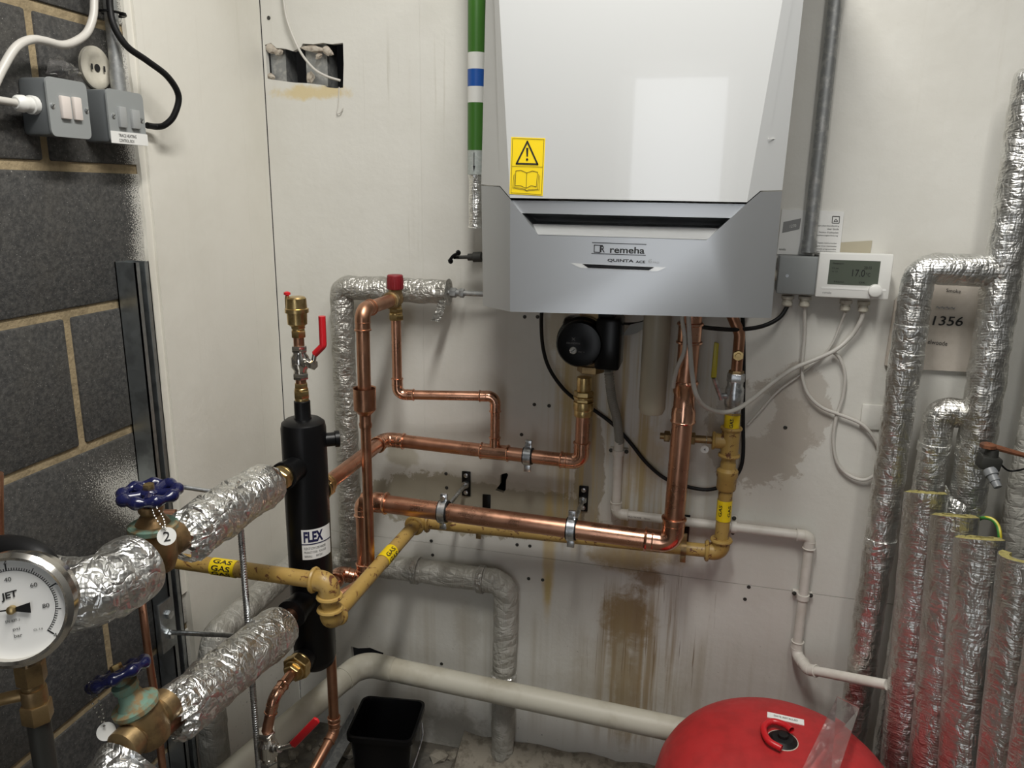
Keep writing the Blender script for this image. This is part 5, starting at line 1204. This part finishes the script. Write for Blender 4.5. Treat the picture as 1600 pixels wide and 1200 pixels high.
# loose foil-faced lagging tubes
def tilt(bm, t, ax):
    for v in bm.verts:
        d = v.co-t
        if abs(d.dot(ax)) < .02: v.co -= ax*d.y*.28
def loose(label, top_px, off0, bot_px, off1, r, seg=44, split=False):
    t = P(*top_px, off0); b_ = P(*bot_px, off1); d = (b_-t); d = d*((t.z)/(t.z-b_.z)); b_ = t+d; b_.z = .003
    root = thing('lagging_tube', label, 'insulation', b_, 'loose lagging tubes'); ax = (t-b_).normalized(); L = (t-b_).length
    n = int(L/.008); bm = B(); path = [b_+ax*L*i/n for i in range(n+1)]; tube(bm, path, r, seg, False); crinkle(bm, .0022, 22); tilt(bm, t, ax); obj('foil_skin', bm, 'foil_ring', root)
    bm = lathe(B(), b_, ax, [(0, r*.55), (0, r*.9), (L-.02, r*.9), (L-.001, r*.96), (L+.0025, r*.80), (L+.002, r*.55), (L*.8, r*.53), (0, r*.55)], 36, cap=False)
    for v in bm.verts: v.co += ax*.0025*noise.noise(v.co*120)
    tilt(bm, t, ax); obj('wool_core', bm, 'wool', root)
loose('loose foil lagging tube, tallest of the three standing by the red vessel', (1447, 770), .175, (1408, 1190), .20, .038)
loose('loose foil lagging tube, middle of the three standing by the red vessel', (1492, 806), .255, (1455, 1190), .28, .0385)
loose('loose foil lagging tube, shortest and rightmost of the three by the vessel', (1530, 841), .335, (1503, 1190), .362, .0378)
# half shell and another tube at the frame edge
def halfshell(label, t, b_, r, a0, a1, group=None):
    root = thing('lagging_half_shell', label, 'insulation', b_); ax = (t-b_).normalized(); n, bb = frame(ax); L = (t-b_).length
    for nm, ra, rb, mtl in (('foil_skin', r, r*.97, 'foil_ring'), ('wool_core', r*.965, r*.55, 'wool')):
        bm = B(); K = 18; rows = []
        for i in range(int(L/.02)+1):
            c_ = b_+ax*L*i/int(L/.02); rows.append([bm.verts.new(c_+(n*math.cos(a)+bb*math.sin(a))*q) for q, lst in ((ra, range(K+1)), (rb, range(K, -1, -1))) for a in [a0+(a1-a0)*k/K for k in lst]])
        m_ = len(rows[0])
        for A, D in zip(rows, rows[1:]):
            for k in range(m_): bm.faces.new((A[k], A[(k+1) % m_], D[(k+1) % m_], D[k]))
        bm.faces.new(rows[0]); bm.faces.new(rows[-1]); obj(nm, crinkle(bm, .001), mtl, root)
t = P(1600, 870, .40); b_ = P(1566, 1190, .44); b_ = t+(b_-t)*(t.z/(t.z-b_.z))+ZD*.003
halfshell('split foil lagging half shell leaning at the right edge', t, b_, .036, 2.2, 5.4)
t = P(1660, 900, .50); b_ = P(1620, 1190, .54); b_ = t+(b_-t)*(t.z/(t.z-b_.z))+ZD*.003
root = thing('lagging_offcut', 'foil lagging offcut cut by the lower right edge', 'insulation', b_)
obj('foil_skin', foil_tube([b_, t], .037, .05, .003, 40, .8), 'foil_ring', root)

# ------------------------------------------------------------------ red expansion vessel
vt = P(1222, 1162, .36); vxx, vyy, vzt = vt.x, vt.y, vt.z+.017
ev = thing('expansion_vessel', 'red domed expansion vessel on the floor with black centre cap', 'vessel', (vxx, vyy, 0))
RV = .233; prof = [(0, .12), (0, .14), (.03, .14), (.04, .17)]
prof += [(vzt-.20, RV), (vzt-.135, RV)]
prof = [(.0, .15), (.02, .15), (.021, .14), (.06, .16), (.09, .205), (.12, .224), (.15, RV), (vzt-.165, RV)]
for k in range(1, 15):
    a = k/14*PI/2; prof.append((vzt-.165+.15*math.sin(a)**.9 if k < 14 else vzt-.012, RV*math.cos(a)**.62 if k < 14 else .03))
dome = []
prof = [(.0, .15), (.02, .15), (.021, .14), (.06, .16), (.09, .205), (.12, .224), (.15, RV), (vzt-.15, RV)]
for k in range(1, 25):
    r = RV*(1-k/24) if k < 24 else .0001; q = min(1, r/RV); prof.append((vzt-.15+.14*(1-q**3.4)**.6, max(r, .0001)))
prof = sorted(prof[8:], key=lambda p: -p[1]) and prof
body = obj('body', lathe(B(), (vxx, vyy, 0), (0, 0, 1), prof, 64), 'vessel', ev)
ztop = vzt-.01
cp_ = obj('cap', lathe(B(), (vxx, vyy, ztop-.002), (0, 0, 1), [(0, .027), (.003, .027), (.005, .024), (.010, .019), (.011, .010), (.016, .009), (.017, .004)], 28), 'black', ev)
obj('cap_rim', torus(B(), (vxx, vyy, ztop), ZD, .0275, .0012, 28, 6), 'cream_pl', cp_)
hsl = spline([Vector((vxx-.006, vyy-.036, ztop+.010)), Vector((vxx-.028, vyy-.022, ztop+.012)), Vector((vxx-.034, vyy+.012, ztop+.012)), Vector((vxx-.018, vyy+.034, ztop+.012)), Vector((vxx+.004, vyy+.028, ztop+.014)), Vector((vxx+.016, vyy+.012, ztop+.016))], 8)
tag(obj('red_hose', tube(B(), hsl, .0062, 14, False), 'red', None), 'short looped red hose lying on the vessel cap', 'hose')
ln_ = Vector((.06, -.02, 0)).normalized()
lbc = Vector((vxx+.012, vyy+.068, ztop-.001)); lab = obj('label', box(B(), lbc, (.068, .018, .0016), Matrix.Rotation(-.10, 3, 'Z') @ Matrix.Rotation(-.06, 3, 'X')), 'paper', body, 0)
text('DATE INSTALLED', lbc+Vector((-.022, -.001, .0016)), Vector((1, -.10, 0)), Vector((.1, 1, 0)), .044, .005, 'ink', lab)
# clear plastic strip leaning over the vessel
a, c_, d, e_ = P(1308, 1088, .245), P(1343, 1106, .245), P(1296, 1250, .60), P(1240, 1230, .60)
nrm = (c_-a).cross(e_-a).normalized()*.003
bm = prism(B(), [a, c_, d, e_], nrm); tag(obj('acrylic_strip', bm, 'acrylic', None, 0), 'clear plastic strip leaning across the red vessel', 'strip')

# ------------------------------------------------------------------ bucket
bz_ = .2; c0_, c1_, c2_, c3_ = PZ(567, 1074, bz_), PZ(656, 1080, bz_), PZ(661, 1154, bz_), PZ(556, 1150, bz_)
cx, cy = (c0_.x+c1_.x+c2_.x+c3_.x)/4, (c0_.y+c1_.y+c2_.y+c3_.y)/4
hw, hd_ = .078, .075; cy = -.178; ang = .13
bu = thing('bucket', 'square black plastic bucket on the floor under the waste pipe', 'bucket', (cx, cy, 0))
def rrect(w_, d_, r, z, n=5):
    out = []
    for sx_, sy_, a0 in ((1, 1, 0), (-1, 1, PI/2), (-1, -1, PI), (1, -1, 3*PI/2)):
        for k in range(n+1):
            a = a0+PI/2*k/n; x = sx_*(w_-r)+r*math.cos(a); y = sy_*(d_-r)+r*math.sin(a)
            out.append(Vector((cx+x*math.cos(ang)-y*math.sin(ang), cy+x*math.sin(ang)+y*math.cos(ang), z)))
    return out
def loft(rings, cap0=True, cap1=True):
    bm = B(); R = [[bm.verts.new(p) for p in r] for r in rings]; n = len(R[0])
    for A, D in zip(R, R[1:]):
        for k in range(n): bm.faces.new((A[k], A[(k+1) % n], D[(k+1) % n], D[k]))
    if cap0: bm.faces.new(R[0])
    if cap1: bm.faces.new(R[-1])
    return bm
obj('body', loft([rrect(.062, .060, .018, .001), rrect(hw-.004, hd_-.004, .018, .185), rrect(hw+.003, hd_+.003, .02, .187), rrect(hw+.003, hd_+.003, .02, bz_), rrect(hw-.003, hd_-.003, .018, bz_+.001), rrect(hw-.007, hd_-.007, .017, .187), rrect(.058, .056, .016, .006)]), 'black_gloss', bu)
hm = spline([Vector((cx+.08, cy+.03, .18)), Vector((cx+.088, cy-.0, .15)), Vector((cx+.07, cy-.085, .075)), Vector((cx+.02, cy-.098, .05)), Vector((cx-.015, cy-.097, .052)), Vector((cx-.018, cy-.095, .058))], 8)
obj('wire_handle', tube(B(), hm, .0018, 8), 'zinc', bu)
# grey steel angle lying by the bucket
aa, ab = PZ(585, 1060, .08), PZ(520, 1150, .02)
aa, ab = Vector((-.80, -.04, .075)), Vector((-.80, -.40, .03))
bm = box(B(), (aa+ab)/2, (.03, (aa-ab).length, .003), Matrix.Rotation(math.atan2(aa.z-ab.z, aa.y-ab.y), 3, 'X')); box(bm, (aa+ab)/2+Vector((-.0135, 0, .014)), (.003, (aa-ab).length, .028), Matrix.Rotation(math.atan2(aa.z-ab.z, aa.y-ab.y), 3, 'X'))
tag(obj('steel_angle', bm, 'galv', None, 0), 'grey steel angle lying on rubble beside the black bucket', 'steel angle')
